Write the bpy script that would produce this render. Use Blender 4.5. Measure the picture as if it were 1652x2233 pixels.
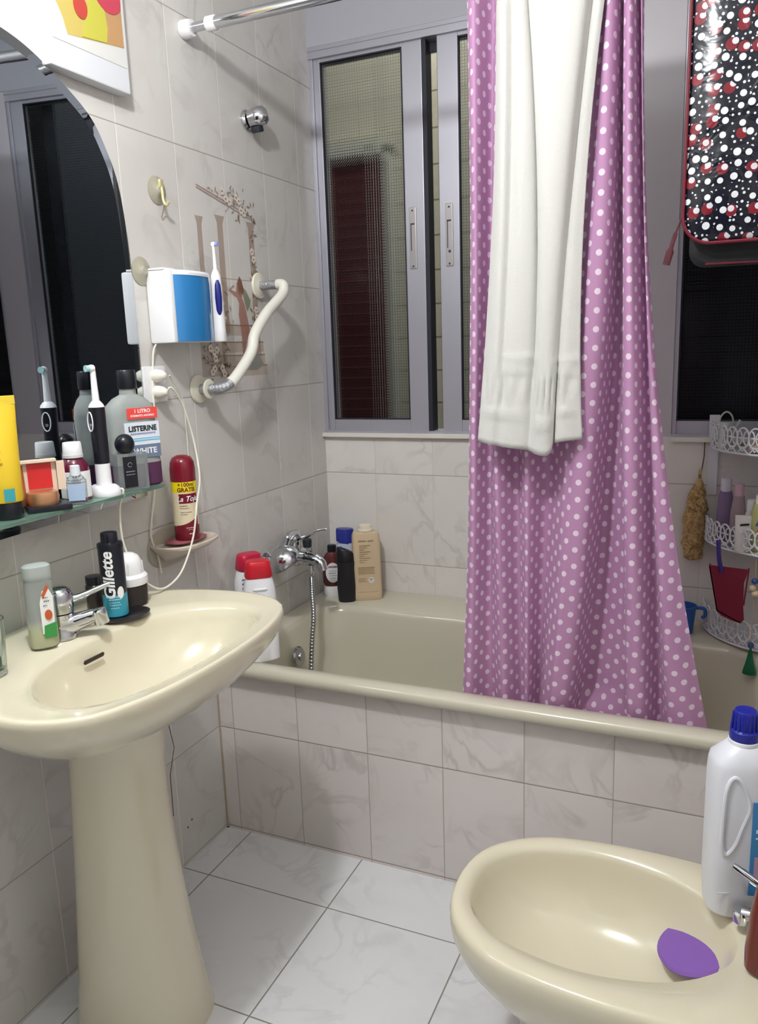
import bpy, bmesh, math, random
from mathutils import Vector, Matrix, noise
random.seed(4)
PI = math.pi
SC = bpy.context.scene
COL = SC.collection
for o in list(bpy.data.objects): bpy.data.objects.remove(o)

# ------------------------------------------------------------ camera, light, exposure
cam_d = bpy.data.cameras.new('camera'); cam = bpy.data.objects.new('camera', cam_d); COL.objects.link(cam)
YAW, PITCH, ROLL, FPX = .42154, -.20169, -.0343955, 1743.33
fw = Vector((-math.sin(YAW)*math.cos(PITCH), math.cos(YAW)*math.cos(PITCH), math.sin(PITCH)))
rt = Vector((math.cos(YAW), math.sin(YAW), 0)); up = rt.cross(fw)
r2 = rt*math.cos(ROLL)+up*math.sin(ROLL); u2 = -rt*math.sin(ROLL)+up*math.cos(ROLL)
M4 = Matrix((r2, u2, -fw)).transposed().to_4x4(); M4.translation = Vector((1.25136, -1.67214, 1.30775))
cam.matrix_world = M4
cam_d.sensor_fit = 'HORIZONTAL'; cam_d.sensor_width = 36; cam_d.lens = 36*FPX/1652
cam_d.clip_start = .02; cam_d.clip_end = 50
SC.camera = cam
SC.view_settings.view_transform = 'Standard'; SC.view_settings.look = 'None'
SC.view_settings.exposure = 0.82; SC.view_settings.gamma = 1; SC.view_settings.use_curve_mapping = False
w = bpy.data.worlds.new('night'); SC.world = w; w.use_nodes = True
w.node_tree.nodes['Background'].inputs[0].default_value = (.02, .025, .04, 1)
w.node_tree.nodes['Background'].inputs[1].default_value = .3

def light(name, kind, loc, energy, col, size=.05, rot=(0, 0, 0), sy=None):
    d = bpy.data.lights.new(name, kind); d.energy = energy; d.color = col
    if kind == 'AREA':
        d.size = size
        if sy: d.shape = 'RECTANGLE'; d.size_y = sy
    else: d.shadow_soft_size = size
    o = bpy.data.objects.new(name, d); COL.objects.link(o); o.location = loc; o.rotation_euler = rot
    return o
LAMP = (.60, -1.02, 2.23)
light('ceiling_bulb_light', 'POINT', LAMP, 25, (.975, .985, 1), .04)
light('doorway_fill', 'AREA', (.75, -2.15, 1.35), 9, (1, .98, .95), .75, (-PI/2, 0, 0), 1.7)      # added fill from the doorway side, evens out the room light
light('shaft_light', 'AREA', (.2, 1.45, 3.6), 24, (1, .98, .96), .8, (0, 0, 0))                # light well behind the window

# ------------------------------------------------------------ materials
MC = {}
def S(c):  # sRGB 0-255 -> linear
    return tuple(((v/255)/12.92 if v/255 <= .04045 else ((v/255+.055)/1.055)**2.4) for v in c)
def pm(name, col, rough=.5, metal=0, trans=0, alpha=1, emit=None, ior=1.45, coat=0, sheen=0, sss=0):
    if name in MC: return MC[name]
    m = bpy.data.materials.new(name); m.use_nodes = True; b = m.node_tree.nodes['Principled BSDF']
    b.inputs['Base Color'].default_value = (*S(col), 1); b.inputs['Roughness'].default_value = rough
    b.inputs['Metallic'].default_value = metal; b.inputs['Transmission Weight'].default_value = trans
    b.inputs['IOR'].default_value = ior; b.inputs['Coat Weight'].default_value = coat
    b.inputs['Alpha'].default_value = alpha; b.inputs['Sheen Weight'].default_value = sheen
    if emit: b.inputs['Emission Color'].default_value = (*S(col), 1); b.inputs['Emission Strength'].default_value = emit
    MC[name] = m; return m
class NG:
    """tiny helper for node graphs"""
    def __init__(s, m): s.t = m.node_tree; s.m = m; s.b = s.t.nodes['Principled BSDF']
    def n(s, typ, **k):
        q = s.t.nodes.new(typ)
        for a, v in k.items(): setattr(q, a, v)
        return q
    def l(s, a, b): s.t.links.new(a, b)
    def ma(s, op, a, b=None, c=None):
        q = s.n('ShaderNodeMath', operation=op)
        for i, v in enumerate((a, b, c)):
            if v is None: continue
            if isinstance(v, (int, float)): q.inputs[i].default_value = v
            else: s.l(v, q.inputs[i])
        return q.outputs[0]
    def mix(s, f, a, b):
        q = s.n('ShaderNodeMix', data_type='RGBA')
        for i, v in ((0, f), (6, a), (7, b)):
            if isinstance(v, (int, float)): q.inputs[i].default_value = v
            elif isinstance(v, tuple): q.inputs[i].default_value = (*v, 1) if len(v) == 3 else v
            else: s.l(v, q.inputs[i])
        return q.outputs[2]
    def noise(s, vec, scale, detail=3, dist=0, rough=.5):
        q = s.n('ShaderNodeTexNoise'); q.inputs['Scale'].default_value = scale; q.inputs['Detail'].default_value = detail
        q.inputs['Distortion'].default_value = dist; q.inputs['Roughness'].default_value = rough
        if vec is not None: s.l(vec, q.inputs['Vector'])
        return q.outputs[0]
    def ramp(s, f, stops):
        q = s.n('ShaderNodeValToRGB'); e = q.color_ramp.elements
        while len(e) < len(stops): e.new(.5)
        for i, (p, c) in enumerate(stops):
            e[i].position = p; e[i].color = (*c, 1) if isinstance(c, tuple) else (c, c, c, 1)
        s.l(f, q.inputs[0]); return q.outputs[0]
    def bump(s, h, strength=.3, dist=.002):
        q = s.n('ShaderNodeBump'); q.inputs['Strength'].default_value = strength; q.inputs['Distance'].default_value = dist
        s.l(h, q.inputs['Height']); s.l(q.outputs[0], s.b.inputs['Normal']); return q.outputs[0]

def tile_mat(name, ax, u0, du, v0, dv, base, vein, gu, gv, rough=.22, gw=.0013, tint=.05, veinamt=.34, av='Z'):
    m = pm(name, base, rough); g = NG(m)
    pos = g.n('ShaderNodeNewGeometry').outputs['Position']
    sp = g.n('ShaderNodeSeparateXYZ'); g.l(pos, sp.inputs[0])
    U = sp.outputs[ax]; V = sp.outputs[av]
    def cell(c, o, d):
        t = g.ma('DIVIDE', g.ma('SUBTRACT', c, o), d)
        fl = g.ma('FLOOR', t)
        r = g.ma('ROUND', t)
        dist = g.ma('MULTIPLY', g.ma('ABSOLUTE', g.ma('SUBTRACT', t, r)), d)
        return fl, dist
    fu, d1 = cell(U, u0, du); fv, d2 = cell(V, v0, dv)
    cv = g.n('ShaderNodeCombineXYZ'); g.l(fu, cv.inputs[0]); g.l(fv, cv.inputs[1])
    wn = g.n('ShaderNodeTexWhiteNoise'); g.l(cv.outputs[0], wn.inputs['Vector'])
    off = g.n('ShaderNodeVectorMath', operation='SCALE'); g.l(wn.outputs['Color'], off.inputs[0]); off.inputs['Scale'].default_value = 7
    ad = g.n('ShaderNodeVectorMath', operation='ADD'); g.l(pos, ad.inputs[0]); g.l(off.outputs[0], ad.inputs[1])
    p2 = ad.outputs[0]
    # marble veins: thin band of a distorted noise, faded by a second noise
    n1 = g.noise(p2, 4.5, 4, 1.6)
    v1 = g.ramp(n1, [(.455, 0.0), (.497, 1.0), (.51, 1.0), (.56, 0.0)])
    n2 = g.noise(p2, 6, 2)
    v2 = g.ramp(n2, [(.42, 0.0), (.68, 1.0)])
    vm = g.ma('MULTIPLY', g.ma('MULTIPLY', v1, v2), veinamt)
    c0 = g.mix(g.ma('MULTIPLY', g.ramp(g.noise(p2, 3.5, 3, .6), [(.35, 0.0), (.7, 1.0)]), .35), S(base), S(vein))
    c1 = g.mix(vm, c0, S(tuple(v*.84 for v in vein)))
    tn = g.ma('MULTIPLY_ADD', wn.outputs['Value'], tint, 1-tint/2)
    hs = g.n('ShaderNodeHueSaturation'); g.l(c1, hs.inputs['Color']); g.l(tn, hs.inputs['Value'])
    m1 = g.ma('LESS_THAN', d1, gw); m2 = g.ma('LESS_THAN', d2, gw)
    c2 = g.mix(m1, hs.outputs[0], S(gu)); c3 = g.mix(m2, c2, S(gv))
    g.l(c3, g.b.inputs['Base Color'])
    mm = g.ma('MAXIMUM', m1, m2)
    g.l(g.ma('MULTIPLY_ADD', mm, .5, rough), g.b.inputs['Roughness'])
    dm = g.ma('MINIMUM', d1, d2)
    h = g.ma('MINIMUM', g.ma('DIVIDE', dm, .003), 1.0)
    h2 = g.ma('ADD', h, g.ma('MULTIPLY', g.noise(pos, 9, 2), .25))
    g.bump(h2, .35, .0012)
    return m
Z0, HH = .3072, .2989
WB = (215, 213, 209); WV = (198, 190, 182)
m_left = tile_mat('tile_left', 'Y', .002, .2, Z0, HH, WB, WV, (232, 228, 220), (168, 160, 148))
m_back = tile_mat('tile_back', 'X', .180, .2, Z0, HH, (230, 227, 222), (212, 205, 198), (214, 209, 200), (176, 170, 160))
m_tubf = tile_mat('tile_tub', 'X', .047, .2, Z0, HH, (228, 221, 218), (212, 198, 194), (184, 174, 166), (156, 144, 136), veinamt=.42)
m_right = tile_mat('tile_right', 'Y', .002, .2, Z0, HH, WB, WV, (226, 221, 212), (176, 170, 160))
m_floor = tile_mat('tile_floor', 'X', .0771, .3412, -.1968, .3412, (230, 231, 233), (216, 216, 218), (142, 136, 128), (142, 136, 128), rough=.25, gw=.0016, av='Y', veinamt=.3, tint=.02)
m_shaft = tile_mat('tile_shaft', 'X', 0, .30, 0, .15, (204, 200, 176), (194, 188, 164), (140, 138, 118), (140, 138, 118), rough=.6, gw=.004)
m_plaster = pm('plaster', (226, 226, 224), .8)

m_cer = pm('cream_ceramic', (219, 212, 188), .12, coat=.4)
m_tub = pm('tub_enamel', (206, 201, 182), .16, coat=.3)
m_chrome = pm('chrome', (205, 207, 212), .12, 1)
m_chromed = pm('chrome_dull', (170, 172, 176), .25, 1)
m_alu = pm('aluminium', (182, 182, 192), .38, .55)
m_alud = pm('dark_gasket', (38, 40, 52), .5)
m_white = pm('white_plastic', (238, 238, 240), .3)
m_whitem = pm('white_matt', (232, 230, 224), .6)
m_black = pm('black_plastic', (24, 25, 34), .28)
m_cable = pm('cable_white', (232, 228, 214), .45)
m_red = pm('red_cap', (206, 30, 48), .35)
m_maroon = pm('maroon', (122, 24, 42), .22)
m_gold = pm('rose_gold', (214, 160, 120), .3, .75)
m_clearb = pm('clear_bottle', (206, 212, 208), .12, trans=.55, ior=1.12)
m_glass = pm('clear_glass', (236, 244, 240), .03, trans=1, ior=1.3)
m_cleart = pm('clear_plastic', (226, 232, 234), .12, trans=.92, ior=1.15)
m_yellow = pm('yellow_tube', (228, 194, 48), .35)
m_ink = pm('black_ink', (26, 26, 32), .5)
m_paper = pm('white_label', (238, 238, 238), .5)

def glass_pane(name, tint, p=.0085):
    m = pm(name, tint, .07, trans=1, ior=1.18); g = NG(m)
    pos = g.n('ShaderNodeNewGeometry').outputs['Position']; sp = g.n('ShaderNodeSeparateXYZ'); g.l(pos, sp.inputs[0])
    a = g.ma('ABSOLUTE', g.ma('SINE', g.ma('MULTIPLY', sp.outputs['X'], PI/p)))
    b = g.ma('ABSOLUTE', g.ma('SINE', g.ma('MULTIPLY', sp.outputs['Z'], PI/p)))
    g.bump(g.ma('MINIMUM', a, b), .30, .0015)
    li = g.ma('LESS_THAN', g.ma('MINIMUM', a, b), .3)
    g.l(g.mix(li, S(tint), S(tuple(v*.84 for v in tint))), g.b.inputs['Base Color'])
    return m
m_pane = glass_pane('textured_glass', (216, 220, 224))

def fabric(name, base, dot, trans=.25):
    """polka dots laid out in the cloth's own UV (metres)"""
    m = pm(name, base, .62, sheen=.15); g = NG(m)
    uv = g.n('ShaderNodeUVMap').outputs[0]; sp = g.n('ShaderNodeSeparateXYZ'); g.l(uv, sp.inputs[0])
    px, py = .0215, .0375
    cx = g.ma('DIVIDE', sp.outputs[0], px); ci = g.ma('ROUND', cx)
    dx = g.ma('MULTIPLY', g.ma('SUBTRACT', cx, ci), px)
    half = g.ma('MULTIPLY', g.ma('MODULO', g.ma('ABSOLUTE', ci), 2.0), .5)
    cy = g.ma('ADD', g.ma('DIVIDE', sp.outputs[1], py), half); dy = g.ma('MULTIPLY', g.ma('SUBTRACT', cy, g.ma('ROUND', cy)), py)
    d = g.ma('SQRT', g.ma('ADD', g.ma('MULTIPLY', dx, dx), g.ma('MULTIPLY', dy, dy)))
    f = g.ramp(g.ma('DIVIDE', d, .01), [(.59, 1.0), (.68, 0.0)])
    c = g.mix(f, S(base), S(dot)); g.l(c, g.b.inputs['Base Color'])
    g.b.inputs['Transmission Weight'].default_value = 0
    tr = g.n('ShaderNodeBsdfTranslucent'); g.l(c, tr.inputs[0])
    mx = g.n('ShaderNodeMixShader'); mx.inputs[0].default_value = trans
    out = [n for n in g.t.nodes if n.type == 'OUTPUT_MATERIAL'][0]
    g.l(g.b.outputs[0], mx.inputs[1]); g.l(tr.outputs[0], mx.inputs[2]); g.l(mx.outputs[0], out.inputs[0])
    return m
m_curtain = fabric('polka_curtain', (202, 152, 194), (250, 232, 248), .28)
m_towel = pm('towel_cotton', (204, 203, 199), .9, sheen=.4)
g = NG(m_towel); g.bump(g.noise(g.n('ShaderNodeTexCoord').outputs['Object'], 420, 2), .5, .0015)

def bag_mat():
    m = pm('polka_vinyl', (22, 24, 36), .22); g = NG(m)
    pos = g.n('ShaderNodeTexCoord').outputs['Object']; sp = g.n('ShaderNodeSeparateXYZ'); g.l(pos, sp.inputs[0])
    cb = g.n('ShaderNodeCombineXYZ'); g.l(sp.outputs['X'], cb.inputs[0]); g.l(sp.outputs['Z'], cb.inputs[1])
    a_last = []
    def layer(scale, r0, r1, seedoff):
        v = g.n('ShaderNodeTexVoronoi', voronoi_dimensions='2D'); v.inputs['Scale'].default_value = scale; v.inputs['Randomness'].default_value = .62
        a = g.n('ShaderNodeVectorMath', operation='ADD'); g.l(cb.outputs[0], a.inputs[0]); a.inputs[1].default_value = (seedoff, seedoff*.7, 0)
        g.l(a.outputs[0], v.inputs['Vector']); a_last.append(a.outputs[0])
        wn = g.n('ShaderNodeTexWhiteNoise'); g.l(v.outputs['Color'], wn.inputs['Vector'])
        rad = g.ma('MULTIPLY_ADD', wn.outputs['Value'], r1-r0, r0)
        return g.ma('LESS_THAN', v.outputs['Distance'], rad), wn.outputs['Value'], v
    big, val, v = layer(40, .20, .31, 0)
    small, v2, _ = layer(90, .12, .24, 3.3)
    small = g.ma('MULTIPLY', small, g.ma('GREATER_THAN', v.outputs['Distance'], .42))
    # about a third of the larger dots are red blobs with a smaller off-centre white spot
    isred = g.ma('GREATER_THAN', val, .62)
    blob = g.ma('MULTIPLY', isred, g.ma('LESS_THAN', v.outputs['Distance'], .40))
    jit = g.n('ShaderNodeVectorMath', operation='MULTIPLY_ADD'); g.l(v.outputs['Color'], jit.inputs[0]); jit.inputs[1].default_value = (.007, .007, 0); g.l(v.outputs['Position'], jit.inputs[2])
    dd = g.n('ShaderNodeVectorMath', operation='DISTANCE'); g.l(a_last[0], dd.inputs[0]); g.l(jit.outputs[0], dd.inputs[1])
    core = g.ma('MULTIPLY', isred, g.ma('LESS_THAN', dd.outputs['Value'], .0055))
    white = g.ma('MULTIPLY', big, g.ma('SUBTRACT', 1.0, isred))
    c = g.mix(small, S((20, 22, 34)), S((214, 216, 222)))
    c = g.mix(white, c, S((218, 220, 224)))
    c = g.mix(blob, c, S((122, 30, 42)))
    c = g.mix(core, c, S((206, 206, 212)))
    g.l(c, g.b.inputs['Base Color'])
    g.bump(g.noise(pos, 14, 3, .8), .5, .012)
    return m
m_bag = bag_mat()

# ------------------------------------------------------------ mesh building
def crom(pts, n=8, closed=False):
    P = [Vector(p) for p in pts]; out = []; N = len(P)
    rng = range(N if closed else N-1)
    for i in rng:
        if closed: a, b, c, d = P[(i-1) % N], P[i], P[(i+1) % N], P[(i+2) % N]
        else: a, b, c, d = P[max(i-1, 0)], P[i], P[i+1], P[min(i+2, N-1)]
        for k in range(n):
            t = k/n
            out.append(.5*((2*b)+(c-a)*t+(2*a-5*b+4*c-d)*t*t+(3*b-a-3*c+d)*t**3))
    if not closed: out.append(P[-1])
    return out

class B:
    def __init__(s): s.v = []; s.f = []; s.mi = []; s.mats = []; s.M = Matrix(); s.cur = 0
    def at(s, x=0, y=0, z=0, rx=0, ry=0, rz=0):
        s.M = Matrix.Translation((x, y, z)) @ Matrix.Rotation(rz, 4, 'Z') @ Matrix.Rotation(ry, 4, 'Y') @ Matrix.Rotation(rx, 4, 'X'); return s
    def use(s, m):
        if m not in s.mats: s.mats.append(m)
        s.cur = s.mats.index(m); return s
    def add(s, vs, fs):
        o = len(s.v); s.v += [s.M @ Vector(q) for q in vs]; s.f += [tuple(o+i for i in f) for f in fs]; s.mi += [s.cur]*len(fs); return s
    def rings(s, R, cap0=True, cap1=True, closed=True):
        n = len(R[0]); vs = [p for r in R for p in r]; fs = []
        for j in range(len(R)-1):
            for i in range(n if closed else n-1):
                k = (i+1) % n; fs.append((j*n+i, j*n+k, (j+1)*n+k, (j+1)*n+i))
        if cap0: fs.append(tuple(range(n-1, -1, -1)))
        if cap1: fs.append(tuple((len(R)-1)*n+i for i in range(n)))
        return s.add(vs, fs)
    def lathe(s, prof, n=28, cap0=True, cap1=True):
        return s.rings([[(r*math.cos(2*PI*i/n), r*math.sin(2*PI*i/n), z) for i in range(n)] for r, z in prof], cap0, cap1)
    def loft(s, secs, n=36, cap0=True, cap1=True):
        """secs: (z, a, b[, power, cx, cy]) superellipse sections"""
        R = []
        for q in secs:
            z, a, b = q[:3]; p = q[3] if len(q) > 3 else 2; cx = q[4] if len(q) > 4 else 0; cy = q[5] if len(q) > 5 else 0
            r = []
            for i in range(n):
                t = 2*PI*i/n; c, d = math.cos(t), math.sin(t)
                r.append((cx+a*math.copysign(abs(c)**(2/p), c), cy+b*math.copysign(abs(d)**(2/p), d), z))
            R.append(r)
        return s.rings(R, cap0, cap1)
    def box(s, x0, x1, y0, y1, z0, z1, bv=0):
        if bv <= 0:
            return s.add([(x, y, z) for z in (z0, z1) for y in (y0, y1) for x in (x0, x1)], [(0, 2, 3, 1), (4, 5, 7, 6), (0, 1, 5, 4), (2, 6, 7, 3), (0, 4, 6, 2), (1, 3, 7, 5)])
        bm = bmesh.new(); bmesh.ops.create_cube(bm, size=1)
        for q in bm.verts: q.co = Vector(((x0+x1)/2+q.co.x*(x1-x0), (y0+y1)/2+q.co.y*(y1-y0), (z0+z1)/2+q.co.z*(z1-z0)))
        bmesh.ops.bevel(bm, geom=list(bm.edges), offset=bv, segments=2, affect='EDGES', profile=.6)
        bm.verts.index_update(); s.add([q.co.copy() for q in bm.verts], [[q.index for q in f.verts] for f in bm.faces]); bm.free(); return s
    def tube(s, pts, r, n=10, cap=True):
        P = [Vector(p) for p in pts]; R = []; up = None
        for i, p in enumerate(P):
            t = (P[min(i+1, len(P)-1)]-P[max(i-1, 0)]).normalized()
            if up is None: up = Vector((0, 0, 1)) if abs(t.z) < .9 else Vector((1, 0, 0))
            a = t.cross(up).normalized(); up = a.cross(t).normalized()
            rr = r[i] if isinstance(r, (list, tuple)) else r
            R.append([p+a*math.cos(2*PI*k/n)*rr+up*math.sin(2*PI*k/n)*rr for k in range(n)])
        return s.rings(R, cap, cap)
    def prism(s, pts, d):
        """closed outline of 3D points extruded by vector d"""
        n = len(pts); d = Vector(d); P = [Vector(p) for p in pts]
        return s.rings([P, [p+d for p in P]])
    def sphere(s, c, r, n=20, sx=1, sy=1, sz=1):
        R = []
        for j in range(1, n//2):
            t = -PI/2+PI*j/(n//2); R.append([(c[0]+sx*r*math.cos(t)*math.cos(2*PI*i/n), c[1]+sy*r*math.cos(t)*math.sin(2*PI*i/n), c[2]+sz*r*math.sin(t)) for i in range(n)])
        return s.rings(R)
    def make(s, name, mat=None, parent=None, loc=None, smooth=True, ang=38, subd=0, solid=0):
        me = bpy.data.meshes.new(name); L = Vector(loc) if loc else Vector((0, 0, 0))
        me.from_pydata([q-L for q in s.v], [], s.f)
        mats = s.mats if s.mats else [mat]
        for m in mats: me.materials.append(m)
        if s.mats: me.polygons.foreach_set('material_index', s.mi)
        bm = bmesh.new(); bm.from_mesh(me); bmesh.ops.recalc_face_normals(bm, faces=bm.faces)
        if smooth:
            for f in bm.faces: f.smooth = True
            for e in bm.edges:
                if len(e.link_faces) == 2 and e.calc_face_angle(0) > math.radians(ang): e.smooth = False
        bm.to_mesh(me); bm.free()
        o = bpy.data.objects.new(name, me); COL.objects.link(o)
        if parent: o.parent = parent
        if loc: o.location = loc
        if subd:
            q = o.modifiers.new('sub', 'SUBSURF'); q.levels = subd; q.render_levels = subd
        if solid:
            q = o.modifiers.new('sol', 'SOLIDIFY'); q.thickness = solid; q.offset = 0
        return o

def tag(o, label, cat, group=None):
    o['label'] = label; o['category'] = cat
    if group: o['group'] = group
    return o
def thing(name, label, cat, loc=(0, 0, 0), rz=0, rx=0, ry=0, group=None):
    o = bpy.data.objects.new(name, None); COL.objects.link(o); o.location = loc; o.rotation_euler = (rx, ry, rz); o.empty_display_size = .02
    return tag(o, label, cat, group)
def struct(o): o['kind'] = 'structure'; return o
def faced(x, y, extra=0): return math.atan2(-1.672-y, 1.251-x)+PI/2+extra

def text_bm(s, size, step=None, shear=0, bold=0):
    c = bpy.data.curves.new('t', 'FONT'); c.body = s; c.size = size; c.align_x = 'CENTER'; c.align_y = 'CENTER'; c.shear = shear; c.resolution_u = 3; c.offset = bold
    o = bpy.data.objects.new('t', c); COL.objects.link(o)
    dg = bpy.context.evaluated_depsgraph_get(); me = bpy.data.meshes.new_from_object(o.evaluated_get(dg))
    bpy.data.objects.remove(o); bpy.data.curves.remove(c)
    bm = bmesh.new(); bm.from_mesh(me); bpy.data.meshes.remove(me)
    bmesh.ops.triangulate(bm, faces=bm.faces)
    return bm
def text(name, s, size, mat, parent, o, U=(1, 0, 0), V=(0, 0, 1), R=0, a0=-PI/2, rot=0, shear=0, bold=0, sx=1, center=(0, 0)):
    """flat lettering at o in the U,V plane, or (R>0) wrapped on a vertical cylinder of radius R round `center` at height o[2]"""
    bm = text_bm(s, size, shear=shear, bold=bold)
    cr, sr = math.cos(rot), math.sin(rot)
    for v in bm.verts:
        x, y = v.co.x*sx, v.co.y; v.co = Vector((x*cr-y*sr, x*sr+y*cr, 0))
    if R:
        xs = [v.co.x for v in bm.verts]; k = min(xs)+.0015
        while k < max(xs):
            bmesh.ops.bisect_plane(bm, geom=list(bm.verts)+list(bm.edges)+list(bm.faces), plane_co=(k, 0, 0), plane_no=(1, 0, 0)); k += max(.0015, R*.12)
        for v in bm.verts:
            a = a0+v.co.x/R; v.co = Vector((center[0]+R*math.cos(a), center[1]+R*math.sin(a), o[2]+v.co.y))
    else:
        U = Vector(U); V = Vector(V)
        for v in bm.verts: v.co = Vector(o)+U*v.co.x+V*v.co.y
    me = bpy.data.meshes.new(name); bm.to_mesh(me); bm.free(); me.materials.append(mat)
    ob = bpy.data.objects.new(name, me); COL.objects.link(ob); ob.parent = parent
    return ob
def strokes(par, L, R, col, y=0):
    """small illegible print: thin bars (x0, x1, z, height), wrapped at radius R or flat at y; each line its own piece of lettering"""
    b = B()
    for x0, x1, z, h in L:
        x = x0
        while x < x1-.0008:
            w_ = random.uniform(.0018, .0042); xe = min(x+w_, x1)
            if R: patch(b, R+.0003, -PI/2+x/R, -PI/2+xe/R, z, z+h, 3)
            else: b.box(x, xe, y-.0003, y, z, z+h)
            x = xe+.0010
    return b.make('small_print', pm('ink_%d_%d_%d' % col, col, .5), par, smooth=False)
def patch(b, R, a0, a1, z0, z1, n=14, cx=0, cy=0):
    """a curved label sheet on a vertical cylinder"""
    r = []
    for z in (z0, z1): r.append([(cx+R*math.cos(a0+(a1-a0)*i/n), cy+R*math.sin(a0+(a1-a0)*i/n), z) for i in range(n+1)])
    return b.rings(r, False, False, closed=False)

# ============================================================ SETTING
X1, YB, YF, ZC = 1.42, .70, -2.12, 2.42
t = .12
struct(B().box(-t, X1+t, YF-t, YB+t, -t, 0).make('floor', m_floor, smooth=False))
struct(B().box(-t, X1+t, YF-t, YB+.05, ZC, ZC+t).make('ceiling', m_plaster, smooth=False))
struct(B().box(-t, 0, YF, YB+.12, 0, ZC).make('wall_left', m_left, smooth=False))
struct(B().box(X1, X1+t, YF, YB+.12, 0, ZC).make('wall_right', m_right, smooth=False))
b = B(); b.box(0, .25, YF-t, YF, 0, ZC); b.box(1.2, X1, YF-t, YF, 0, ZC); b.box(.25, 1.2, YF-t, YF, 2.05, ZC)
struct(b.make('wall_front', m_right, smooth=False))
# back wall with two window openings: x 0..0.86 and 1.09..1.42
ZS, ZT = 1.038, 2.212
b = B(); b.box(0, X1, YB, YB+t, 0, ZS)
struct(b.make('wall_back', m_back, smooth=False))
struct(B().box(.985, 1.09, YB, YB+t, ZS, ZT+.02).make('wall_pier', pm('pier_gloss', (196, 192, 198), .35), smooth=False))
b = B(); b.box(0, X1, YB-.004, YB+t, ZT, ZC)
struct(b.make('wall_header', pm('header_paint', (176, 177, 186), .5), smooth=False))
b = B(); b.box(0, .985, YB-.02, YB+.02, 1.026, 1.039, .002); b.box(1.09, 1.42, YB-.02, YB+.02, 1.026, 1.039, .002)
struct(b.make('trim_1', pm('sill_marble', (226, 222, 214), .3), smooth=False))
# tiled front of the built-in tub
struct(B().box(0, X1, 0, .012, 0, .476).make('wall_tub_front', m_tubf, smooth=False))
b = B(); b.tube([(0, -.002, .476), (X1, -.002, .476)], .0045, 6); b.tube([(.002, 0, 0), (.002, 0, .47)], .003, 6)
struct(b.make('trim_2', pm('old_grout', (176, 160, 140), .8)))
b = B(); b.tube([(.0003, -.208, .417), (.0003, -.194, .34), (.0003, -.218, .276), (.0003, -.22, .163)], .0012, 5)
for y_, z_ in ((-.168, .10), (-.150, .112)): b.sphere((0, y_, z_), .0035, 8, .4)
struct(b.make('trim_4', pm('crack_dirt', (110, 98, 84), .9)))
# door casing at the camera's back, open to the hall
b = B(); b.box(.22, .26, YF-.13, YF+.015, 0, 2.08, .004); b.box(1.19, 1.23, YF-.13, YF+.015, 0, 2.08, .004); b.box(.22, 1.23, YF-.13, YF+.015, 2.04, 2.09, .004)
struct(b.make('trim_3', pm('casing', (226, 222, 214), .4), smooth=False))

# windows
def window(name, x0, x1, sashes, y=YB):
    w = bpy.data.objects.new(name, None); COL.objects.link(w); w.location = (x0, y, ZS); struct(w)
    L = Vector((x0, y, ZS))
    def mk(b, nm, m, par=w): 
        b.v = [v-L for v in b.v] if par is w else [v-L for v in b.v]
        return b.make(nm, m, par, smooth=False)
    b = B(); b.box(x0, x0+.012, y+.005, y+.085, ZS, ZT, .001); b.box(x1-.012, x1, y+.005, y+.085, ZS, ZT, .001)
    b.box(x0, x1, y+.0, y+.085, ZS, ZS+.008); b.box(x0, x1, y+.0, y+.085, ZT-.032, ZT); b.box(x0, x1, y-.003, y+.01, ZT-.012, ZT)
    mk(b, 'window_frame', m_alu)
    for (a, c, dy, sl, sr) in sashes:
        z0, z1 = ZS+.006, ZT-.03
        b = B(); q = y+.012+dy
        b.box(a, a+sl, q, q+.028, z0, z1, .0015); b.box(c-sr, c, q, q+.028, z0, z1, .0015)
        b.box(a+sl, c-sr, q+.001, q+.027, z0, z0+.038, .0015); b.box(a+sl, c-sr, q+.001, q+.027, z1-.012, z1, .0015)
        s = mk(b, 'sash', m_alu)
        b = B(); e = .0035; zz0, zz1 = z0+.038, z1-.012
        b.box(a+sl, a+sl+e, q-.0008, q+.01, zz0, zz1); b.box(c-sr-e, c-sr, q-.0008, q+.01, zz0, zz1)
        b.box(a+sl, c-sr, q-.0008, q+.01, zz0, zz0+e); b.box(a+sl, c-sr, q-.0008, q+.01, zz1-e, zz1)
        mk(b, 'gasket', m_alud, s)
        b = B(); b.box(a+sl-.002, c-sr+.002, q+.012, q+.017, zz0-.002, zz1+.002); mk(b, 'pane', m_pane, s)
    return w, L
w1, L1 = window('window_1', 0, .985, [(.012, .366, 0, .022, .062), (.414, .975, 0, .062, .05)])
# dark side channel of the sliding track
b = B(); b.box(.367-L1.x, .379-L1.x, .014, .06, .008, ZT-ZS-.03); b.box(.366, .414, .05, .056, ZT-ZS-.06, ZT-ZS-.03); b.make('track_channel', m_alud, w1, smooth=False)
for cx in (.328, .4445):
    b = B(); x = cx; b.box(x-.0115, x+.0115, .0085, .0125, .505, .685, .002)
    h = b.make('latch_plate', pm('latch_alu', (176, 172, 174), .35, .5), w1, smooth=False)
    b = B(); b.box(x-.0055, x+.0055, .007, .0095, .56, .637, .001)
    for z in (.515, .675): b.lathe([(.002, 0), (.002, .001)], 8)
    b2 = B(); b2.box(x-.006, x-.004, .0065, .0095, .558, .637); b2.box(x-.006, x+.006, .0065, .0095, .634, .638); b2.box(x-.0025, x+.0025, .007, .0095, .51, .515); b2.box(x-.0025, x+.0025, .007, .0095, .672, .677)
    if cx > .4: b2.at(x+.001, .0085, .548, rx=PI/2); b2.lathe([(.004, -.001), (.004, .002)], 12)
    b2.make('finger_slot', pm('slot_dark', (60, 60, 66), .5), h, smooth=False)
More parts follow.
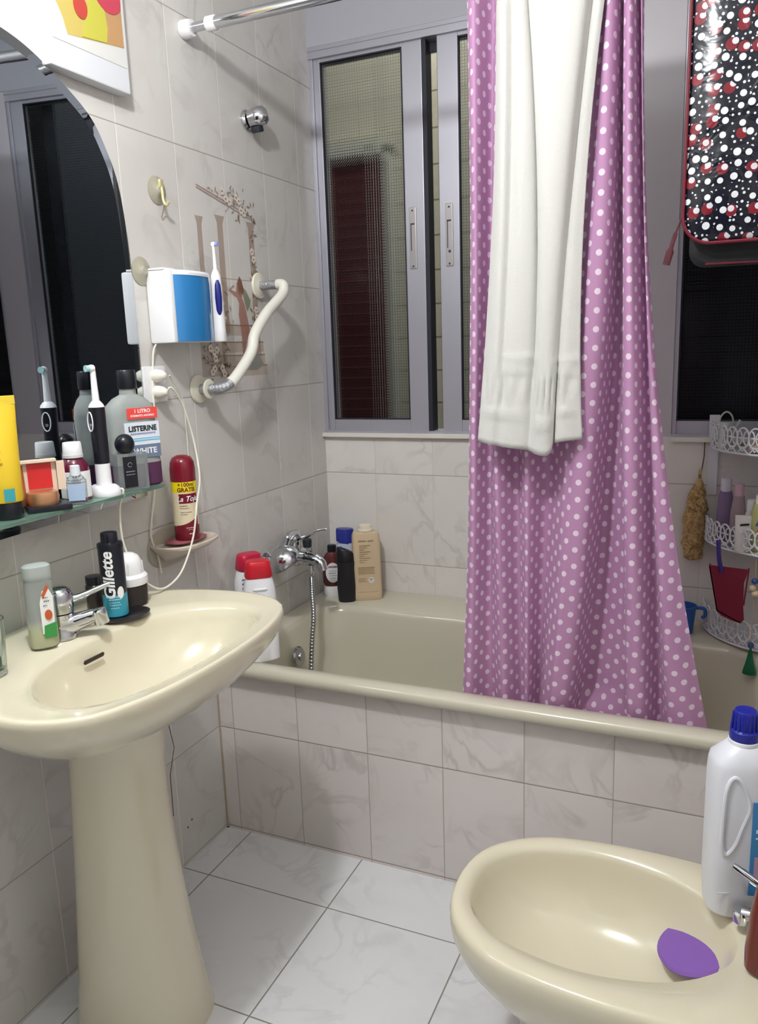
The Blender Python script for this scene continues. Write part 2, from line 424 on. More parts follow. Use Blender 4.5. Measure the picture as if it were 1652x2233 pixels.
w2, L2 = window('window_2', 1.09, 1.42, [(1.092, 1.418, 0, .01, .03)])

# light well outside
sh = B(); sh.box(-1.6, 2.4, 1.9, 2.0, -.5, 5)
struct(sh.make('wall_shaft', m_shaft, smooth=False))
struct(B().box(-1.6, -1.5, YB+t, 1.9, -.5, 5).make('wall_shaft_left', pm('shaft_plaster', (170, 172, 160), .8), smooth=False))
struct(B().box(.88, .93, YB+t, 1.9, -.5, 5).make('wall_shaft_right', pm('shaft_dark', (70, 74, 82), .8), smooth=False))  # dark wall colour stands in for the unlit side of the shaft
nb = thing('neighbour_window', 'dark maroon roller shutter in a pale frame across the light well', 'window', (-.42, 1.89, .3))
b = B(); b.box(-.135, .16, -.03, 0, 0, 1.87)
for i in range(37): b.tube([(-.135, -.032, .02+i*.05), (.16, -.032, .02+i*.05)], .006, 6)
b.make('shutter', pm('maroon_slats', (104, 44, 48), .5), nb)
b = B(); b.box(-.20, -.135, -.05, 0, 0, 1.9); b.box(.16, .20, -.05, 0, 0, 1.9); b.box(-.20, .20, -.05, 0, 1.87, 1.93); b.make('shutter_frame', pm('pale_frame', (222, 222, 206), .5), nb, smooth=False)
# black slatted panel added outside the right window to stand for darkness
rb = thing('dark_outside_panel', 'near-black panel added outside the right window to stand for the dark beyond', 'shutter', (1.255, YB+.1, ZS))
b = B(); b.box(-.165, .165, 0, .012, 0, 1.2)
for i in range(28): b.tube([(-.165, 0, .02+i*.042), (.165, 0, .02+i*.042)], .004, 6)
b.make('slats', pm('black_slats', (34, 34, 42), .6), rb)
b = B(); b.box(-.165, .165, -.01, .02, -.002, .02); b.make('bottom_bar', pm('black_bar', (30, 30, 36), .5), rb, smooth=False)

# ============================================================ BATHTUB
def rrect(x0, x1, y0, y1, r, z, k=8):
    pts = []
    for (cx, cy, a) in ((x1-r, y1-r, 0), (x0+r, y1-r, PI/2), (x0+r, y0+r, PI), (x1-r, y0+r, 3*PI/2)):
        for i in range(k+1): pts.append((cx+r*math.cos(a+PI/2*i/k), cy+r*math.sin(a+PI/2*i/k), z))
        # straight runs are filled in below
    out = []
    n = len(pts)
    for i in range(n):
        out.append(Vector(pts[i]))
        if i % (k+1) == k:
            q = Vector(pts[(i+1) % n]); p = Vector(pts[i])
            for j in range(1, 8): out.append(p.lerp(q, j/8))
    return out
tub = thing('bathtub', 'built-in beige bathtub with a tiled front panel', 'bathtub', (.7, .33, 0))
b = B(); b.at(-.7, -.33, 0)
x0, x1 = .003, 1.417
R = [rrect(x0, x1, -.024, .697, .006, .474), rrect(x0, x1, -.03, .697, .006, .480), rrect(x0, x1, -.031, .697, .006, .494), rrect(x0, x1, -.024, .697, .006, .503), rrect(x0, x1, -.012, .697, .01, .506),
     rrect(.045, 1.375, .018, .535, .11, .503), rrect(.055, 1.365, .028, .525, .11, .497), rrect(.062, 1.358, .035, .518, .11, .48), rrect(.075, 1.33, .05, .505, .11, .38),
     rrect(.10, 1.27, .075, .48, .11, .22), rrect(.13, 1.22, .10, .455, .10, .15), rrect(.18, 1.16, .15, .41, .08, .13)]
b.rings(R, False, True); b.make('tub_shell', m_tub, tub, ang=60)
b = B(); b.at(.083-.7, .30-.33, .405, ry=PI/2-.12)
b.lathe([(.032, 0), (.032, .004), (.028, .008), (.012, .0095), (.010, .014), (.003, .014)], 28); b.make('overflow_plate', m_chromed, tub)
plug = B().sphere((0, 0, 0), .008, 10, 1, .6, .5)
tag(plug.make('drain_plug', m_black, None, (.445, .60, .507)), 'tiny black rubber piece on the far tub rim', 'plug')

# ============================================================ WASHBASIN
def closed_half(half, cy, n=5):
    """mirror a half outline (x, s) about y=cy into a dense closed curve"""
    full = [(x, cy+s, 0) for x, s in half] + [(x, cy-s, 0) for x, s in half[::-1][1:-1]]
    return crom(full, n, True)
def resample(c, ctr, N=72):
    """resample a star-shaped closed curve by angle about ctr"""
    A = [(math.atan2(p.y-ctr[1], p.x-ctr[0]), (p-Vector((*ctr, 0))).length) for p in c]
    A.sort(); out = []
    for i in range(N):
        a = -PI+2*PI*i/N
        j = next((k for k, q in enumerate(A) if q[0] > a), 0)
        a1, r1 = A[j]; a0, r0 = A[j-1]
        if j == 0: a0 -= 2*PI if a0 > a1 else 0; 
        if a1 < a: a1 += 2*PI
        if a0 > a1: a0 -= 2*PI
        f = (a-a0)/max(a1-a0, 1e-6); f = min(max(f, 0), 1); r = r0+(r1-r0)*f
        out.append(Vector((ctr[0]+r*math.cos(a), ctr[1]+r*math.sin(a), 0)))
    return out
CY = -.6; CT = (.30, CY)
outer = resample(closed_half([(.003, 0), (.003, .07), (.003, .14), (.02, .215), (.095, .275), (.2, .315), (.335, .322), (.42, .28), (.455, .21), (.474, .12), (.480, 0)], CY), CT)
inner = resample(closed_half([(.178, 0), (.183, .08), (.205, .15), (.25, .212), (.32, .244), (.385, .222), (.422, .15), (.438, 0)], CY), CT)
def sc(ring, k, c, z, dz=None): return [Vector((c[0]+(p.x-c[0])*k, c[1]+(p.y-c[1])*k, z)) for p in ring]
def clampx(r, x=.004): return [Vector((max(p.x, x), p.y, p.z)) for p in r]
def mixr(a, b_, f, z): return [Vector((p.x+(q.x-p.x)*f, p.y+(q.y-p.y)*f, z)) for p, q in zip(a, b_)]
basin = thing('pedestal_washbasin', 'cream ceramic washbasin on a tall flared pedestal', 'washbasin', (.24, CY, 0))
b = B(); b.at(-.24, -CY, 0)
ic = (.30, CY); oc = (.21, CY)
R = [sc(inner, .10, ic, .662), sc(inner, .3, ic, .666), sc(inner, .55, ic, .682), sc(inner, .76, ic, .708), sc(inner, .9, ic, .742), sc(inner, .97, ic, .772), sc(inner, 1.0, ic, .788), sc(inner, 1.03, ic, .7955),
     mixr(inner, outer, .35, .7985), mixr(inner, outer, .72, .8005), mixr(inner, outer, .88, .8035), mixr(inner, outer, .95, .803), mixr(inner, outer, .99, .7985), sc(outer, 1.0, oc, .79), clampx(sc(outer, .992, oc, .778)),
     clampx(sc(outer, .96, oc, .757)), clampx(sc(outer, .90, oc, .735)), clampx(sc(outer, .80, oc, .708)), clampx(sc(outer, .66, oc, .685)), clampx(sc(outer, .5, oc, .668)), clampx(sc(outer, .34, oc, .655))]
b.rings(R, True, True); b.make('basin_bowl', m_cer, basin, ang=70)
b = B(); b.at(-.24, -CY, 0)
b.loft([(0, .135, .118, 2.3, .213, CY), (.02, .133, .116, 2.3, .212, CY), (.08, .124, .109, 2.3, .210, CY), (.2, .110, .099, 2.3, .205, CY), (.35, .096, .090, 2.3, .203, CY), (.48, .086, .085, 2.3, .202, CY), (.56, .084, .084, 2.3, .206, CY), (.62, .09, .09, 2.2, .21, CY), (.66, .105, .11, 2.2, .215, CY), (.69, .12, .14, 2.2, .22, CY)], 48, True, False)
b.make('pedestal', m_cer, basin, ang=70)
b = B(); b.at(.192-.24, -.018, .766, ry=.45); b.box(-.001, .0035, -.024, .024, -.0038, .0038, .001); b.make('overflow_slot', pm('slot_black', (40, 30, 24), .6), basin)
b = B(); b.at(.30-.24, 0, .6625); b.lathe([(.024, 0), (.024, .002), (.018, .003), (.004, .001)], 24); b.make('drain_ring', m_chrome, basin)

# basin mixer tap (spout towards +x/+y as in the photo)
tap = thing('basin_tap', 'chrome single-lever tap on the washbasin deck', 'tap', (.122, -.618, .7985), rz=math.radians(35))
b = B(); b.lathe([(.027, 0), (.027, .006), (.024, .012), (.022, .03), (.024, .046), (.0255, .048)], 32); b.make('tap_body', m_chrome, tap)
b = B(); b.tube(crom([(.0, 0, .024), (.02, 0, .026), (.038, 0, .031), (.056, 0, .036), (.070, 0, .036)], 5), [.023, .0225, .022, .021, .02, .019, .018, .0175, .017, .0165, .016, .0155, .015, .0145, .014, .0138, .0136, .0134, .0132, .013, .013][:21], 16); b.make('spout', m_chrome, tap)
b = B(); b.at(.070, 0, .034, ry=-.25); b.lathe([(.0135, -.014), (.0145, -.012), (.0145, .012), (.010, .016), (.004, .017)], 20); b.make('aerator', m_chrome, tap)
b = B(); b.lathe([(.0245, .05), (.0255, .058), (.0255, .082), (.023, .091), (.015, .097), (.004, .099)], 32); b.make('lever_cap', m_chrome, tap)
b = B(); b.tube(crom([(.015, .006, .070), (.036, .014, .072), (.062, .022, .080), (.088, .03, .088)], 5), [.0075]*4+[.0065]*4+[.0055]*4+[.005]*3+[.004], 10); b.make('lever', m_chrome, tap)

# ============================================================ BIDET
BY = -.492
bid = thing('bidet', 'cream ceramic bidet in the right foreground', 'bidet', (1.15, BY, 0))
bo = resample(closed_half([(.848, 0), (.856, .065), (.885, .118), (.95, .166), (1.03, .187), (1.15, .197), (1.27, .192), (1.385, .175), (1.412, .12), (1.414, 0)], BY), (1.12, BY), 80)
bi = resample(closed_half([(.880, 0), (.887, .052), (.915, .092), (.965, .124), (1.06, .143), (1.15, .134), (1.22, .108), (1.275, .06), (1.295, 0)], BY+.008), (1.12, BY), 80)
bc = (1.1, BY)
b = B(); b.at(-1.15, -BY, 0)
R = [sc(bi, .1, bc, .262), sc(bi, .35, bc, .265), sc(bi, .6, bc, .278), sc(bi, .8, bc, .302), sc(bi, .92, bc, .337), sc(bi, .975, bc, .368), sc(bi, 1.0, bc, .387), sc(bi, 1.025, bc, .396), mixr(bi, bo, .5, .401), mixr(bi, bo, .8, .401), mixr(bi, bo, .94, .397),
     sc(bo, 1.0, bc, .388), sc(bo, 1.0, bc, .372), sc(bo, .985, bc, .352), sc(bo, .95, (1.2, BY), .325), sc(bo, .86, (1.2, BY), .29), sc(bo, .74, (1.21, BY), .25), sc(bo, .66, (1.215, BY), .18), sc(bo, .62, (1.22, BY), .08), sc(bo, .64, (1.22, BY), .015), sc(bo, .65, (1.22, BY), 0)]
b.rings(R, True, True); b.make('bidet_bowl', m_cer, bid, ang=70)
bt = thing('bidet_tap', 'small chrome tap on the bidet deck, half behind the red-brown bottle', 'tap', (1.360, -.475, .4005))
b = B(); b.lathe([(.024, 0), (.024, .005), (.02, .01), (.019, .055), (.016, .064), (.004, .066)], 24); b.make('tap_body', m_chrome, bt)
b = B(); b.tube([(0, .0, .034), (-.03, .008, .036), (-.058, .016, .03)], .0105, 14); b.at(-.060, .017, .028, rx=.2); b.lathe([(.0125, -.012), (.0135, -.010), (.0135, .006), (.010, .009)], 18); b.make('spout', m_chrome, bt)
b = B(); b.tube(crom([(0, 0, .064), (-.03, .008, .085), (-.076, .020, .106)], 5), [.008]*5+[.0065]*5+[.0055], 10); b.make('lever', m_chrome, bt)
# purple mat in the bowl
b = B()
b.at(1.238, -.422, .316, rx=.10, ry=-.26); b.lathe([(.054, 0), (.061, .002), (.062, .006), (.058, .010), (.035, .0115), (.006, .0118)], 36)
tag(b.make('cleaning_pad', pm('purple_rubber', (132, 92, 176), .55), None, (1.238, -.422, .316)), 'round purple rubber pad lying in the bidet bowl', 'pad')
# red cloth bit behind the bidet foot
b = B(); b.box(-.03, .03, -.02, .02, 0, .05, .008)
rc = b.make('red_container', pm('deep_red', (150, 22, 30), .5), None, None)
rc.location = (.935, -.315, 0); tag(rc, 'small red container on the floor, barely showing behind the bidet foot', 'container')

# ============================================================ bottles & co
def bottle_red(name, label, loc, rz, lean, capcol):
    r = thing(name, label, 'bottle', loc, rz, ry=lean, group='red-capped white bottles on the tub rim')
    b = B(); b.loft([(0, .041, .026, 2.6), (.004, .044, .029, 2.8), (.06, .044, .029, 2.8), (.16, .043, .028, 2.8), (.20, .041, .027, 2.8), (.222, .036, .024, 2.8), (.232, .031, .021, 3)], 40)
    b.make('bottle_body', pm('white_gloss', (240, 240, 244), .22), r)
    b = B()
    for i in range(3):
        b.at(0, -.0275, .20-i*.021); b.loft([(-.005, .014, .001), (0, .02, .0035), (.005, .014, .001)], 20)
    b.make('finger_grips', pm('white_gloss', (240, 240, 244), .22), r)
    b = B(); b.loft([(.228, .034, .0235, 3.5), (.232, .0365, .0255, 3.5), (.258, .033, .0235, 3.5), (.270, .031, .022, 3.5), (.273, .027, .019, 3.5)], 40); b.make('cap', capcol, r, ang=50)
    return r
bottle_red('cleaner_bottle', 'white bottle with a bright red cap, nearest the sink on the tub rim', (.128, .045, .5035), faced(.128, .045, .1), 0, m_red)
r = bottle_red('cleaner_bottle', 'white bottle with a crimson cap, half hidden behind the other red-capped bottle', (.060, .095, .5035), faced(.060, .095, .5), .03, pm('crimson_cap', (196, 24, 66), .35))
b = B()
for i in range(7): b.box(-.039, -.031, -.0290, -.0286, .135+i*.012, .139+i*.012)
b.make('scale_marks', pm('grey_ink', (120, 120, 130), .5), r, smooth=False)

# far rim, left to right
r = thing('shower_gel_bottle', 'brown bottle with a white label and black cap in the far left tub corner', 'bottle', (.052, .61, .5035), faced(.05, .6))
b = B(); b.loft([(.0, .030, .018, 2.3), (.004, .032, .02, 2.3), (.03, .031, .0195, 2.3), (.034, .028, .018, 2.2)], 32); b.make('base_cup', m_white, r)
b = B(); b.loft([(.034, .026, .016), (.045, .033, .02), (.09, .034, .021), (.13, .030, .018), (.145, .020, .014), (.15, .013, .012)], 32); b.make('bottle_body', pm('brown_bottle', (96, 44, 46), .25), r)
b = B(); b.loft([(.150, .014, .012), (.152, .0155, .013), (.172, .0145, .012), (.174, .012, .010)], 24); b.make('cap', m_black, r)
b = B()
pts = [(.0235*math.cos(a), -.0215, .083+.034*math.sin(a)) for a in [2*PI*i/28 for i in range(28)]]
b.prism(pts, (0, -.001, 0)); lb = b.make('label_sheet', m_paper, r, smooth=False)
strokes(r, [(-.014, .014, .1, .006)], 0, (110, 30, 36), y=-.0230); strokes(r, [(-.012, .012, .088, .002), (-.014, .010, .080, .003), (-.012, .012, .072, .002), (-.01, .008, .064, .002)], 0, (120, 124, 124), y=-.0230)

r = thing('shampoo_bottle', 'white bottle with a slanted blue cap behind the black tube', 'bottle', (.080, .655, .5035), faced(.1, .63))
b = B(); b.loft([(0, .03, .019, 2.6), (.004, .032, .021, 2.6), (.1, .032, .021, 2.6), (.165, .030, .019, 2.6), (.172, .0295, .0188, 2.6)], 36); b.make('bottle_body', pm('pale_bottle', (206, 214, 232), .25), r)
b = B()
n = 36; R = []
for z, k, sl in ((.172, 1.0, .25), (.215, .98, .05), (.220, .93, .05)):
    R.append([(.030*k*math.cos(2*PI*i/n), .0195*k*math.sin(2*PI*i/n), z-sl*.03*math.cos(2*PI*i/n)) for i in range(n)])
b.rings(R); b.make('cap', pm('blue_cap', (44, 54, 150), .3), r, ang=50)
strokes(r, [(-.016, -.012, .115, .05), (-.009, -.006, .11, .04)], 0, (96, 112, 160), y=-.0216)

r = thing('shower_gel_tube', 'black bottle with a slanted cap in front of the blue-capped one', 'bottle', (.124, .566, .5035), faced(.13, .57))
b = B(); b.loft([(0, .026, .018, 2.4), (.004, .029, .021, 2.4), (.05, .031, .022, 2.4), (.11, .028, .02, 2.4), (.134, .030, .020, 2.4)], 32); b.make('bottle_body', pm('satin_black', (34, 32, 38), .4), r)
b = B(); R = []
for z, k, sl in ((.1345, 1.0, .0), (.144, 1.0, .1), (.170, .93, .35), (.172, .86, .35)):
    R.append([(.0295*k*math.cos(2*PI*i/n), .0195*k*math.sin(2*PI*i/n), z-sl*.03*math.cos(2*PI*i/n)) for i in range(n)])
b.rings(R); b.make('cap', pm('cap_black', (26, 25, 28), .35), r, ang=50)

r = thing('lotion_bottle', 'large beige rectangular bottle with a cream cap on the far tub rim', 'bottle', (.176, .612, .5035), faced(.186, .612, .08))
b = B(); b.loft([(0, .042, .026, 5), (.004, .0465, .029, 5), (.02, .048, .03, 5), (.16, .0455, .029, 5), (.212, .0445, .028, 5), (.224, .040, .025, 4.5), (.2275, .030, .02, 4)], 48); b.make('bottle_body', pm('beige_bottle', (214, 192, 158), .4), r)
b = B(); b.lathe([(.022, .227), (.024, .229), (.024, .234), (.021, .236), (.021, .245), (.0205, .248), (.015, .2485)], 28); b.make('cap', pm('cream_cap', (236, 226, 204), .35), r)
b = B()
brn = pm('tan_ink', (172, 146, 110), .6)
for z0_, z1_, x0_, x1_ in ((.112, .114, -.03, .024), (.107, .109, -.03, .02), (.102, .104, -.03, .024), (.097, .099, -.03, .022), (.092, .094, -.03, .024), (.075, .077, -.03, -.004), (.07, .072, -.03, -.008), (.065, .067, -.03, -.002), (.03, .0307, -.032, .032)): b.box(x0_, x1_, -.0304, -.0290, z0_, z1_)
for i in range(9): b.box(-.024, .012-.01*(i % 3), -.0304, -.0290, .185-i*.007, .187-i*.007)
b.make('print_lines', brn, r, smooth=False)
strokes(r, [(-.026, -.002, .199, .0045), (.004, .022, .199, .0045)], 0, (172, 146, 110), y=-.0302)
b = B(); b.at(.012, -.0302, .070, rx=PI/2); b.lathe([(.0095, 0), (.0095, .0006)], 20); b.make('seal', m_paper, r); strokes(r, [(.006, .018, .072, .003), (.007, .016, .067, .0015)], 0, (70, 70, 70), y=-.0310)

# ============================================================ tub mixer with hand shower and hose
mx = thing('bath_mixer', 'chrome wall mixer above the left end of the tub', 'tap', (0, .36, .70))
for y_ in (-.075, .075):
    b = B(); b.at(0, y_, 0, ry=PI/2); b.lathe([(.03, .001), (.03, .004), (.02, .012), (.013, .013), (.013, .05)], 24); b.make('wall_union', m_chrome, mx)
b = B(); b.tube(crom([(.055, -.088, 0), (.055, -.05, 0), (.055, 0, 0), (.055, .05, 0), (.055, .088, 0)], 4), [.014, .017, .019, .02, .021, .0215, .022, .023, .023, .023, .022, .0215, .021, .02, .019, .017, .014], 20)
b.make('mixer_body', m_chrome, mx)
b = B(); b.tube(crom([(.055, 0, -.004), (.085, -.002, -.001), (.12, -.006, -.002), (.148, -.01, -.010), (.158, -.012, -.032)], 6), [.024]*4+[.022]*6+[.0195]*6+[.017]*5+[.0155]*4, 18); b.make('spout', m_chrome, mx)
b = B(); b.at(.058, -.002, .018); b.lathe([(.0185, 0), (.0195, .008), (.0205, .03), (.021, .038)], 28); b.sphere((0, 0, .041), .0235, 24, 1, 1, .85); b.make('lever_dome', m_chrome, mx)
b = B(); b.tube(crom([(.070, .0, .055), (.10, .006, .066), (.13, .012, .082), (.160, .018, .088)], 5), [.008]*4+[.0065]*4+[.0055]*4+[.005]*3+[.004], 10); b.make('lever', m_chrome, mx)
b = B(); b.tube([(.105, -.006, .012), (.105, -.006, .035)], .004, 10); b.make('diverter_stem', m_chrome, mx)
b = B(); b.at(.105, -.006, .033); b.lathe([(.010, 0), (.013, .003), (.0145, .02), (.013, .026), (.006, .028)], 20); b.make('diverter_knob', pm('knob_black', (30, 36, 38), .4), mx)
b = B(); b.at(.1215, -.02, -.028); b.lathe([(.008, -.02), (.0095, -.018), (.0095, -.004), (.008, .0), (.008, .012)], 18); b.make('hose_nut', m_chrome, mx)
# hand shower lying on the wall hook beside the mixer
hs = thing('hand_shower', 'round chrome hand shower resting face down beside the tub mixer', 'shower head', (.058, .258, .736)); hs.scale = (1.12, 1.12, 1.12)
b = B(); b.M = Matrix.Translation((.022, -.004, -.012)) @ Vector((-.42, -.42, .80)).to_track_quat('Z', 'Y').to_matrix().to_4x4(); b.lathe([(.002, .030), (.016, .029), (.030, .021), (.039, .009), (.0425, .0), (.0430, -.006), (.0425, -.010)], 36, True, False); b.make('head_shell', m_chrome, hs)
b = B(); b.M = Matrix.Translation((.022, -.004, -.012)) @ Vector((-.42, -.42, .80)).to_track_quat('Z', 'Y').to_matrix().to_4x4(); b.lathe([(.0432, -.010), (.040, -.0125), (.002, -.013)], 36); b.make('spray_face', pm('spray_grey', (92, 100, 110), .35, .3), hs)
b = B(); b.tube(crom([(.018, .0, .010), (.014, .03, .030), (.008, .06, .036), (.002, .10, .03)], 6), [.013]*7+[.0115]*6+[.011]*6, 14); b.make('handle', m_chrome, hs)
# hose: goes down from the mixer into the tub
b = B(); pts = crom([(.1215, .34, .652), (.123, .336, .60), (.130, .325, .53), (.128, .31, .45), (.132, .29, .36), (.15, .26, .28), (.2, .22, .18), (.3, .22, .145), (.36, .28, .142)], 26)
rr = [.0072+.0011*math.sin(i*2.1) for i in range(len(pts))]
b.tube(pts, rr, 12); tag(b.make('shower_hose', m_chromed, None, (.1215, .34, .652)), 'ribbed metal shower hose hanging from the tub mixer', 'hose')

# ============================================================ left wall fittings
# curtain rod
rod = thing('curtain_rod', 'chrome telescopic shower curtain rod with white end fittings', 'rod', (0, .07, 2.067))
def xl(prof, x, n=24):
    q = B(); q.at(x, 0, 0, ry=PI/2); q.lathe(prof, n); return q
xl([(.020, .001), (.021, .004), (.0205, .02), (.018, .03)], 0).make('end_cap', m_white, rod)
xl([(.0105, .03), (.0105, .075)], 0).make('inner_tube', m_chrome, rod)
xl([(.0135, .07), (.0165, .073), (.0165, .094), (.0145, .097)], 0).make('collar', m_white, rod)
xl([(.0135, .095), (.0135, X1-.03)], 0).make('outer_tube', m_chrome, rod)
xl([(.018, 0), (.0205, .01), (.021, .027), (.020, .029)], X1-.03).make('end_cap', m_white, rod)
# shower head holder high on the wall
b = B(); b.at(0, 0, 0, ry=PI/2)
hk = thing('shower_head_holder', 'chrome shower bracket high on the left wall by the window', 'bracket', (0, .325, 1.925))
b = B(); b.at(0, 0, 0, ry=PI/2); b.lathe([(.025, .001), (.025, .006), (.02, .012)], 24); b.make('wall_plate', m_chrome, hk)
b = B(); b.at(.01, 0, 0, ry=PI/2-.2, rz=.35); b.loft([(0, .019, .020, 2.2), (.015, .024, .024, 2.3), (.03, .026, .026, 2.3), (.045, .024, .022, 2.3), (.054, .014, .012, 2.2)], 28); b.make('holder_cup', m_chrome, hk)
b = B(); b.at(.028, .012, -.02, rx=.3); b.lathe([(.015, -.012), (.017, -.008), (.016, .004)], 20); b.make('holder_slot', pm('slot_grey', (50, 54, 64), .4, .3), hk)

def suction(loc, label, hook=True):
    s = thing('suction_hook', label, 'hook', loc, group='suction hooks on the left wall')
    mm = pm('yellowed_pvc', (212, 208, 188), .25, trans=.45)
    b = B(); b.at(0, 0, 0, ry=PI/2); b.lathe([(.031, .0008), (.0315, .002), (.026, .004), (.012, .008), (.008, .013), (.003, .014)], 32); b.make('suction_cup', mm, s)
    if hook:
        b = B(); b.tube(crom([(.012, 0, .018), (.016, 0, .0), (.018, 0, -.025), (.026, 0, -.035), (.033, 0, -.028)], 5), .0038, 10); b.box(.010, .018, -.006, .006, .004, .022, .002); b.make('hook_arm', pm('pale_gold', (222, 212, 160), .25, .4), s)
        b = B(); b.tube(crom([(.02, .001, -.03), (.012, .004, -.045), (.004, .006, -.06)], 4), .0014, 6); b.make('thread', pm('thread_brown', (150, 128, 104), .8), s)
    return s
suction((0, -.078, 1.684), 'clear yellowed suction hook with a brass arm above the oral irrigator')
suction((0, -.158, 1.498), 'bare yellowed suction cup beside the top left corner of the oral irrigator', False)

# oral irrigator with its blue tank and brush
ir = thing('oral_irrigator', 'white and blue oral irrigator mounted on the left wall', 'oral irrigator', (0, -.062, 1.336))
b = B(); b.box(.001, .060, -.06, .086, 0.001, .162, .004); b.box(.001, .070, -.084, -.066, 0, .164, .006); b.make('housing', m_white, ir)
def tankring(z, k=1):
    r = []
    for i in range(21):
        a = -1+2*i/20; r.append((.058+.030*k*math.sqrt(max(0, 1-(a*.92)**2)), -.072+(a+1)*.070, z))
    r += [(.052, .072, z), (.052, -.072, z)]
    return r
b = B(); b.rings([tankring(.003, .96), tankring(.007), tankring(.152)]); b.make('water_tank', pm('blue_tank', (56, 142, 212), .12, trans=.15, coat=.5), ir, ang=40)
b = B(); b.rings([tankring(.152, 1.04), tankring(.158, 1.05), tankring(.163, .9)]); b.box(.01, .055, -.085, -.045, .163, .168, .002); b.make('tank_lid', m_white, ir, ang=40)
ib = thing('electric_toothbrush', 'white electric toothbrush with a blue grip docked on the irrigator right side', 'toothbrush', (.068, .036, 1.338))
b = B(); b.at(0, 0, 0, rz=PI/4); b.loft([(0, .015, .016), (.003, .0165, .0175), (.03, .0155, .017), (.08, .0145, .016), (.13, .0135, .015), (.158, .012, .012), (.172, .006, .006)], 28); b.make('handle', m_white, ib)
b = B(); b.at(.011, -.0105, .105, rz=PI/4); b.loft([(-.042, .003, .001), (-.03, .007, .0045), (0, .0085, .006), (.03, .007, .0045), (.042, .003, .001)], 20); b.make('grip', pm('navy_grip', (28, 34, 120), .4), ib)
b = B(); b.tube([(0, 0, .165), (0, 0, .2), (-.001, 0, .232)], [.0052, .004, .0034], 12); b.at(0, 0, .232, rx=PI/2); b.lathe([(.0052, -.003), (.006, 0), (.0052, .004)], 16); b.make('brush_neck', m_white, ib)
b = B(); b.at(.006, -.0, .232, ry=PI/2); b.lathe([(.005, 0), (.0055, .007)], 12); b.make('bristles', pm('bristle_blue', (150, 165, 225), .7), ib)

# power socket, plugs and cords
so = thing('wall_socket', 'white wall socket with two plugs between mirror and grab bar', 'socket', (0, -.152, 1.243))
b = B(); b.box(.001, .009, -.04, .04, -.042, .042, .003); b.make('plate', m_white, so)
for dz in (.02, -.018):
    b = B(); b.at(.009, 0, dz, ry=PI/2); b.lathe([(.015, 0), (.0155, .006), (.013, .02), (.007, .03), (.004, .032)], 20); b.make('plug', m_cable, so)
cord = crom([(.04, -.152, 1.225), (.05, -.150, 1.235), (.05, -.125, 1.213), (.05, -.105, 1.18), (.055, -.085, 1.10), (.085, -.115, 1.018), (.126, -.188, .971), (.134, -.221, .901), (.134, -.269, .836), (.13, -.313, .812), (.127, -.351, .815), (.118, -.385, .846), (.105, -.396, .884), (.10, -.411, .933), (.10, -.411, 1.0), (.112, -.409, 1.036), (.110, -.410, 1.044), (.104, -.416, 1.042)], 8)
b = B(); b.tube(cord, .0023, 8); tag(b.make('charger_cord', m_cable, None, (.04, -.148, 1.225)), 'long white cord looping from the wall socket over the basin to the brush charger', 'cord')
b = B(); b.tube(crom([(.03, -.125, 1.262), (.024, -.11, 1.25), (.012, -.06, 1.2), (.008, -.05, 1.1), (.008, -.052, 1.0), (.008, -.054, .9), (.008, -.056, .82), (.006, -.05, .72)], 8), .0017, 6); tag(b.make('irrigator_cord', m_cable, None, (.03, -.125, 1.262)), 'thin white cord running straight down the wall beside the red shaving can', 'cord')
b = B(); b.tube(crom([(.012, -.138, 1.338), (.01, -.15, 1.32), (.009, -.157, 1.28), (.01, -.165, 1.22), (.012, -.17, 1.14), (.01, -.19, 1.0), (.008, -.215, .9), (.01, -.20, .84), (.02, -.205, .80)], 8), .0022, 8); tag(b.make('power_cord', m_cable, None, (.012, -.138, 1.338)), 'white cord dropping from the irrigator bottom corner past the socket', 'cord')

# grab bar
gb = thing('grab_bar', 'white angled grab bar with corroded chrome ends on the left wall', 'grab bar', (0, .17, 1.35))
P0 = Vector((0, -.15, -.128)); P1 = Vector((0, .165, .142))
pts = crom([P0, P0+Vector((.045, 0, 0)), P0+Vector((.083, .025, .012)), Vector((.09, -.035, -.045)), Vector((.088, -.005, .005)), Vector((.088, .06, .06)), P1+Vector((.088, -.018, -.03)), P1+Vector((.083, -.002, -.003)), P1+Vector((.06, 0, 0)), P1], 8)
k = len(pts)
b = B(); b.tube(pts[16:64], .0145, 16); b.make('bar_sleeve', pm('bar_white', (226, 224, 214), .35), gb)
cor = pm('corroded_chrome', (176, 178, 184), .45, .7); g = NG(cor); g.bump(g.noise(g.n('ShaderNodeTexCoord').outputs['Object'], 160, 3), .9, .004)
b = B(); b.tube(pts[:19], .0125, 16); b.make('bar_end', cor, gb)
b = B(); b.tube(pts[62:], .0125, 16); b.make('bar_end', cor, gb)
for P in (P0, P1):
    b = B(); b.at(P.x, P.y, P.z, ry=PI/2); b.lathe([(.035, .001), (.036, .004), (.034, .008), (.022, .010), (.018, .012)], 32); b.make('flange', pm('flange_white', (222, 219, 202), .35), gb)
b = B(); b.at(.032, P0.y, P0.z, ry=PI/2); b.lathe([(.014, 0), (.024, .001), (.025, .004), (.023, .006), (.014, .007)], 28); b.make('slipped_ring', pm('flange_white', (222, 219, 202), .35), gb)

